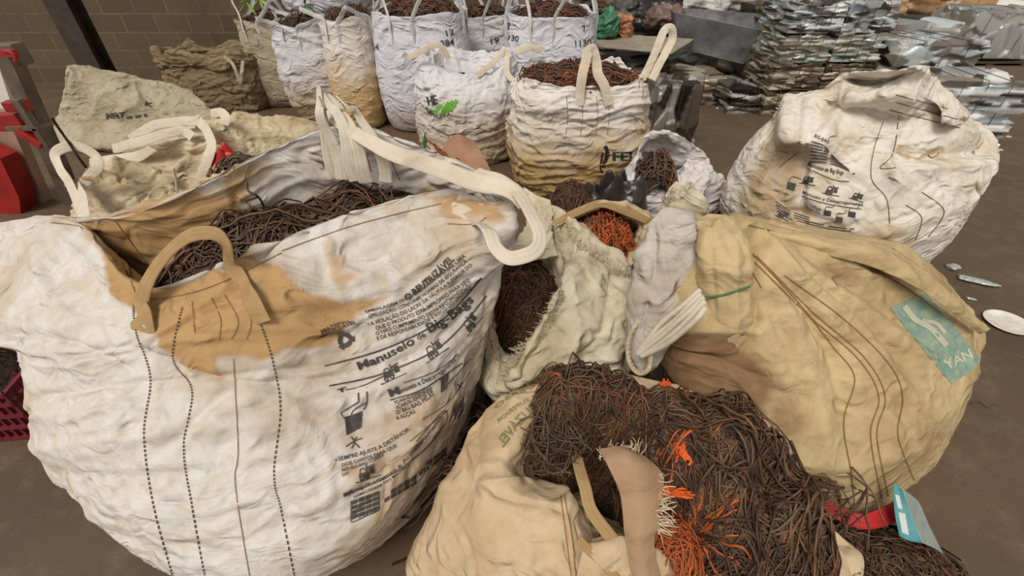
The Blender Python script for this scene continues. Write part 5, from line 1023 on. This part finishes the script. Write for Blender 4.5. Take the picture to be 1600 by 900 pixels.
# ================================================================== FLOOR LITTER, RIGHT
pl_ = root('paper_plate', tuple(Z(1572, 506, 0)), 'white round disposable plate on the floor at the right edge', 'plate')
c = Z(1572, 506, 0); rs = []
for (r, z) in ((.001, .006), (.055, .006), (.075, .010), (.09, .016), (.10, .018), (.10, .014), (.088, .011), (.07, .004), (.05, .002), (.001, .002)):
    t = np.linspace(0, 2*PI, 24, endpoint=False); rs.append(np.stack([c[0]+r*1.15*np.cos(t), c[1]+r*1.1*np.sin(t), np.full(24, z)], 1))
surf('plate_disc', rs[::-1], 48, 30, plain('plate_white', (226, 222, 210), .5, var=(196, 188, 172), vscale=12), pl_, hor=0, crum=.001, seed=1)
film = attr_mat('clear_film', .18, .25)
def litter(label, px, py, L, w, ang, seed, h=.03, col=(190, 196, 190), name='plastic_bottle', cat='bottle'):
    c = Z(px, py, 0); g = np.random.default_rng(seed); t = np.linspace(0, 2*PI, 14, endpoint=False); rs = []
    for k, s in ((-.5, .1), (-.49, .8), (-.3, 1.), (0, .9), (.2, 1.0), (.36, .6), (.44, .3), (.5, .28), (.505, .05)):
        R = np.stack([np.full(14, k*L), s*w/2*np.cos(t), h/2+s*h/2*np.sin(t)*(.8+.2*g.random())], 1); cs_, sn = math.cos(ang), math.sin(ang)
        rs.append(np.stack([c[0]+R[:, 0]*cs_-R[:, 1]*sn, c[1]+R[:, 0]*sn+R[:, 1]*cs_, R[:, 2]], 1))
    o = surf(name, rs[::-1] if False else rs, 28, 50, film, None, hor=0, crum=.004, seed=seed); n = len(o.data.vertices)
    cc_ = np.tile(np.array(lin(col)), (n, 1)); cc_[:, :3] *= (.6+.5*g.random(n))[:, None]; at = o.data.attributes.new('tint', 'FLOAT_COLOR', 'POINT'); at.data.foreach_set('color', cc_.astype(np.float32).ravel())
    return tag(o, label, cat)
litter('crushed clear plastic bottle on the floor right of the upright white bag', 1528, 442, .22, .07, -.5, 1)
litter('small crumpled clear plastic piece next to the crushed bottle', 1489, 419, .09, .07, .3, 2, name='plastic_scrap', cat='plastic scrap')
litter('tiny clear plastic scrap between the crushed bottle and the plate', 1518, 468, .05, .02, -.4, 3, h=.01, name='plastic_scrap', cat='plastic scrap')
tw = MB(); tw.tube([Z(1515, 632, .0)+[0, 0, .006], Z(1530, 628, .01), Z(1545, 636, .006), Z(1558, 632, .01)], .003, 5, n=20); tag(tw.build('twig', M['w_grey'], smooth=True), 'thin twig on the floor beside the yellowed bag', 'twig')
GRP = 'small pale floor scraps in the back'
g = np.random.default_rng(44)
spots = [(1096, 148, .1), (1112, 138, .06), (1106, 155, .12), (1122, 145, .05), (1180, 128, .05), (1590, 175, .12), (1560, 140, .1), (1575, 120, .15), (1590, 98, .2), (1565, 160, .08), (1118, 170, .07), (1552, 100, .1), (1580, 78, .2), (1145, 130, .07), (1560, 235, .06), (1575, 215, .05), (1100, 160, .05), (1135, 155, .04)]
for i, (x, y, s) in enumerate(spots):
    c = Z(x, y, 0); m = MB(); k = 7; V = []; a = np.sort(g.uniform(0, 2*PI, k))
    V = [(c[0]+s*.7*math.cos(t)*g.uniform(.6, 1), c[1]+s*.6*math.sin(t)*g.uniform(.6, 1), .004+.03*s*g.random()) for t in a]; V += [(x_*.9+c[0]*.1, y_*.9+c[1]*.1, z_+.012) for x_, y_, z_ in V]
    m.add(V, [tuple(range(k-1, -1, -1)), tuple(range(k, 2*k))]+[(j, (j+1) % k, (j+1) % k+k, j+k) for j in range(k)])
    tag(m.build('floor_scrap', plain('scrap_pale', (200, 192, 180), .6) if i == 0 else bpy.data.materials['scrap_pale']), 'small pale scrap lying on the open floor at the back', 'scrap', GRP)

# ================================================================== METAL BALES
metal = attr_mat('crushed_metal', .42, .45, .7, 18)
PAL = {'silver': [(214, 214, 210), (170, 172, 170), (236, 236, 232), (120, 116, 110), (196, 206, 206), (150, 140, 128), (70, 62, 56)],
       'brown': [(170, 156, 132), (128, 112, 90), (196, 186, 166), (90, 76, 62), (150, 138, 118)],
       'teal': [(184, 190, 180), (164, 172, 162), (204, 202, 192), (128, 120, 106), (190, 180, 160)],
       'dark': [(70, 60, 50), (110, 100, 86), (150, 146, 140), (48, 40, 36), (190, 190, 186)],
       'sheet': [(178, 180, 176), (190, 190, 186), (168, 168, 162), (200, 198, 190)],
       'card': [(166, 128, 84), (190, 156, 112), (140, 104, 68), (204, 186, 160)]}
def bale(label, c, size, rz, pal, seed, layer=3.2, rough=.05, name='metal_bale', cat='metal bale', cells=320, straps=3, group=None, mat=None, lean=0):
    g = np.random.default_rng(seed); w, d, h = size; r = root(name, tuple(c), label, cat, group); n = 34
    V = []; F = []
    def face(o, a, b):
        i0 = len(V); s = np.linspace(-.5, .5, n)
        for y_ in s:
            for x_ in s: V.append(o+a*x_+b*y_)
        F.extend([tuple(int(k)+i0 for k in f) for f in gridfaces(n, n, False)])
    X, Yy, Zz = np.array([w, 0, 0]), np.array([0, d, 0]), np.array([0, 0, h]); C = np.array([0, 0, h/2])
    face(C-Yy/2, X, Zz); face(C+Yy/2, -X, Zz); face(C+X/2, Yy, Zz); face(C-X/2, -Yy, Zz); face(C+Zz/2, X, Yy); face(C-Zz/2, X, -Yy)
    V = np.array(V); L = V.copy(); seeds = g.uniform(-.5, .5, (cells, 3))*[w, d, h]+[0, 0, h/2]; sc = np.array([1, 1, layer*1.7 if layer > 1 else layer])
    D = ((L[:, None]*sc-seeds[None]*sc)**2).sum(-1); D += 0.0004*np.sin(L[:, :1]*60); k = D.argmin(1)
    off = g.normal(0, rough*.5, cells); gr = g.normal(0, .16, (cells, 3)); q = off[k]+((L-seeds[k])*gr[k]).sum(1)
    out = L-[0, 0, h/2]; out = out/np.array([w, d, h])*2; out = np.sign(out)*np.abs(out)**6; out /= np.linalg.norm(out, axis=1)[:, None]+1e-9
    L = L+out*np.clip(q, -.035, .03)[:, None]*np.where(L[:, 2:3] < .02, .2, 1)-out*(np.abs(L/np.array([w/2, d/2, h])).min(1)[:, None] > .93)*.03
    L[:, 2] = np.maximum(L[:, 2], .0)
    cols = np.array([lin(x) for x in PAL[pal]]); ci = g.integers(0, len(cols), cells); cv = cols[ci[k]].copy(); cv[:, :3] *= g.uniform(.7, 1.15, cells)[k][:, None]
    c_, s_ = math.cos(rz), math.sin(rz); Wd = np.stack([L[:, 0]*c_-L[:, 1]*s_+L[:, 2]*lean, L[:, 0]*s_+L[:, 1]*c_, L[:, 2]], 1)+np.array(c)
    mk('crushed_block', Wd, np.array(F), mat or metal, r, smooth=False, attrs={'tint': cv})
    for i in range(straps):
        x = (i+1)/(straps+1)-.5; e = .025
        P = np.array([(x*w, -d/2-e, .01), (x*w, -d/2-e, h+e), (x*w, d/2+e, h+e), (x*w, d/2+e, .01)]); P = np.stack([np.interp(np.linspace(0, 3, 30), range(4), P[:, j]) for j in range(3)], 1)
        P = np.stack([P[:, 0]*c_-P[:, 1]*s_, P[:, 0]*s_+P[:, 1]*c_, P[:, 2]], 1)+np.array(c); m = MB(); m.tube(P, .0035, 4); m.build('tie_wire', M['w_dark'], r)
    return r
def gx(px, py, y): return Y(px, py, y)[0]
BG = 'stacked bales of crushed sheet metal'
# stack of bales
ya, yb = 6.25, 6.3
pa = [('bottom', 0, 'brown', 1205, 172), ('second', .31, 'brown', 1212, 140), ('third', .62, 'teal', 1220, 95), ('top', .93, 'silver', 1228, 45)]
for i, (nm, z, pal, x, y) in enumerate(pa):
    bale(f'{nm} bale of the left column in the tall bale stack', (3.47, ya, z), (.58, .7, .29), .02, pal, 100+i, layer=4)
for i, (nm, z, pal, x, y) in enumerate(pa):
    bale(f'{nm} bale of the right column in the tall bale stack', (4.11, yb, z), (.58, .7, .29), .02, pal if i else 'brown', 110+i, layer=4 if i < 3 else 1.5)
bale('shiny crushed silver bale behind the upright white bag, right of the tall stack', (5.0, 6.2, .42), (1.05, .8, .42), .05, 'silver', 121, layer=1.2, cells=260, rough=.07)
bale('flat silver bale under the shiny crushed bale right of the tall stack', (5.0, 6.2, 0), (1.1, .8, .42), .05, 'silver', 122, layer=3)
bale('silver layered bale just right behind the upright white bag', (4.78, 5.1, 0), (.85, .7, .66), -.15, 'silver', 123, layer=5, cells=260, rough=.06)
bale('dark and silver crushed bale beside the muddy bag', (1.66, 4.95, 0), (.46, .5, .64), .1, 'dark', 124, layer=.5, cells=120, rough=.04)
sheetm = attr_mat('galvanised_sheet', .35, .6)
for i, (x, w, lb) in enumerate(((7.8, .5, 'left'), (8.48, .82, 'right'))):
    bale(f'{lb} of the two smooth grey sheet metal bales near the bright opening', (x+.3, 9.3, .1), (w, 1.0, .72), 0, 'sheet', 130+i, rough=.012, cells=30, mat=sheetm, layer=1, straps=1)
pt = MB(); pt.box((8.52, 9.3, .05), (1.4, 1.1, .03))
for k in (-1.2, 0, 1.2): pt.box((8.52+k*.52, 9.3, .017), (.12, 1.1, .034))
tag(pt.build('pallet', plain('dark_wood', (70, 54, 42), .8)), 'dark pallet under the two smooth grey bales', 'pallet')
for i, (x, y, z, w, h, pal, lb) in enumerate([(5.9, 8.0, .0, 1.5, .8, 'silver', 'grey crushed bale behind the shiny silver bale'), (4.2, 8.1, 0, 1.2, 1.0, 'brown', 'dusty brown bale behind the tall stack'), (7.0, 10.8, 0, 1.6, 1.15, 'card', 'brown cardboard bale behind the smooth grey bales, left one'), (8.9, 10.9, 0, 1.6, 1.1, 'card', 'brown cardboard bale behind the smooth grey bales, right one'), (5.3, 10.3, 0, 1.4, 1.0, 'card', 'brown cardboard bale far behind the shiny silver bale'), (3.2, 9.2, 0, 1.2, 1.0, 'silver', 'grey metal bale behind the open steel bin')]):
    bale(lb, (x, y, z), (w, .9, h), .05*i, pal, 140+i, rough=.05, cells=90, mat=None if pal != 'card' else attr_mat('cardboard_'+str(i), .85, 0), name='metal_bale' if pal != 'card' else 'cardboard_bale', cat='metal bale' if pal != 'card' else 'cardboard bale', layer=3, straps=2)

# open steel bin
bn = root('steel_bin', (3.0, 7.3, .3), 'open dark grey steel bin propped on scrap in the background', 'bin')
ms = plain('bin_steel', (140, 142, 144), .45, .15, var=(60, 58, 56), vscale=3)
def panel(nm, q, th, mat, parent):
    q = np.array(q, float); n = np.cross(q[1]-q[0], q[3]-q[0]); n /= np.linalg.norm(n); b = q+n*th
    m = MB(); m.add(list(q)+list(b), [(3, 2, 1, 0), (4, 5, 6, 7)]+[(i, (i+1) % 4, (i+1) % 4+4, i+4) for i in range(4)]); return m.build(nm, mat, parent)
A, B, Cc, Dd = np.array([2.25, 6.9, .62]), np.array([3.15, 6.7, .45]), np.array([3.55, 7.6, .5]), np.array([2.45, 7.8, .6])
up_ = [np.array([-.12, -.12, .42]), np.array([.06, -.14, .42]), np.array([.12, .12, .42]), np.array([-.1, .12, .38])]
cor = [A, B, Cc, Dd]
for i in range(4): j = (i+1) % 4; panel('side_panel', [cor[i], cor[j], cor[j]+up_[j], cor[i]+up_[i]], .015, ms, bn)
panel('bottom_panel', cor, .015, ms, bn)
sheet('cardboard_sheet', [np.array([Y(915, 72, 6.1)*(1-v)+Y(940, 52, 6.9)*v, (Y(915, 72, 6.1)+Y(1050, 84, 5.9))/2*(1-v)+(Y(940, 52, 6.9)+Y(1085, 62, 6.6))/2*v, Y(1050, 84, 5.9)*(1-v)+Y(1085, 62, 6.6)*v]) for v in np.linspace(0, 1, 5)], plain('pale_card', (150, 142, 124), .8, var=(126, 116, 98)), crum=.006, th=.02, label='pale flat board lying on the scrap beside the open steel bin', cat='board')
# scrap under and around
RB = [('dark flattened scrap bale under the pale board', 1.55, 6.5, 0, .9, .55, 'dark'), ('dusty layered scrap bale under the open steel bin', 2.4, 6.75, 0, .9, .36, 'brown'), ('low dark scrap bale right of the open steel bin', 3.0, 6.35, 0, .5, .3, 'dark'), ('grey scrap bale behind the pale board', 1.6, 8.2, 0, 1.2, .9, 'dark'), ('dark scrap bale far behind the wide right back-row bag', 1.2, 9.9, 0, 1.5, 1.1, 'dark'), ('dark scrap bale far behind the open steel bin', 2.9, 10.4, 0, 1.5, 1.0, 'silver')]
for i, (lb, x, y, z, w, h, pal) in enumerate(RB): bale(lb, (x, y, z), (w, .7, h), .1*((i % 3)-1), pal, 160+i, rough=.05, cells=110, straps=2)
def sack(label, px, py, y, w, h, col, seed, mat=None, name='rubbish_sack', cat='sack', rough=.5):
    c = Y(px, py, y); g = np.random.default_rng(seed); r = root(name, tuple(c), label, cat); K = 10; rs = []
    for (zz, k) in [(0, .5), (.06, .9), (.4, 1.05), (.75, .8), (.95, .3), (1, .05)]:
        t = np.arange(K)/K*2*PI+PI; q = 1+g.normal(0, .1, K); rs.append(np.stack([c[0]+w/2*k*q*np.cos(t), c[1]+w/2*k*q*np.sin(t), c[2]+np.full(K, zz*h)+0*t], 1))
    surf('sack_body', rs, 70, 50, mat or plain(name+'_'+str(seed), col, rough, var=tuple(int(v*.75) for v in col), bs=.6, bd=.02, bscale=12), r, hor=.02, crum=.05, seed=seed); return r
sack('black rubbish sack on the scrap left of the open steel bin', 1020, 50, 8.0, .8, .7, (50, 46, 44), 201, rough=.3)
sack('dark grey rubbish sack above the pale board', 985, 40, 8.1, .6, .55, (84, 80, 76), 202)
sack('orange and white plastic bundle on the pale board', 967, 55, 6.7, .32, .26, (196, 130, 90), 203)
sack('green plastic sack at the left end of the pale board', 945, 56, 6.55, .3, .3, (58, 120, 84), 204)
sack('white plastic bundle behind the open steel bin', 1085, 22, 8.6, 1.0, .4, (200, 196, 188), 205)
sack('white plastic bundle behind the bin, close to the tall bale stack', 1150, 18, 8.6, .8, .5, (186, 180, 172), 206)
sack('brown paper sack at the top edge left of the green bottle', 960, 12, 8.8, .8, .6, (120, 96, 78), 207)
sack('dull purple brown bundle above the pale board', 1035, 42, 7.6, .5, .3, (120, 92, 84), 208)
# green bottle
gb = root('green_bottle', tuple(Y(1048, 30, 7.9)), 'large green plastic bottle standing behind the open steel bin', 'bottle')
c = Y(1048, 34, 7.9); t = np.linspace(0, 2*PI, 12, endpoint=False)
surf('bottle_body', [np.stack([c[0]+r*np.cos(t), c[1]+r*np.sin(t), c[2]+z+0*t], 1) for r, z in ((.01, 0), (.11, .01), (.12, .1), (.12, .24), (.07, .32), (.035, .36), (.035, .42), (.005, .425))], 24, 40, plain('green_plastic', (40, 130, 84), .3), gb, hor=0, crum=.002, seed=1)
# leafy bit at the top left of the back row
for i, (x, y) in enumerate(((385, 2), (478, 6), (405, -4))):
    c = Y(x, y, 5.6); m = MB(); g = np.random.default_rng(i)
    for k in range(5):
        a = g.uniform(-1, 1); L = .13; e = c+np.array([math.sin(a)*L, -.03, -.02+math.cos(a)*L*.5-.04*k]); s = np.array([.02, 0, .01]); b0 = len(m.V)
        m.add([c-s*.3, (c+e)/2+s+[0, -.01, 0], e, (c+e)/2-s], [(0, 1, 2, 3)])
    o = m.build('leaf_sprig', plain('leaf_light_'+str(i), [(132, 160, 60), (50, 100, 56), (120, 150, 60)][i], .5)); solid(o, .003); tag(o, ['yellow green leaf sprig at the upper left of the back row', 'dark green leaf hanging over the stacked white bag', 'yellow green leaf sprig right at the top edge left of the stacked bag'][i], 'leaves')
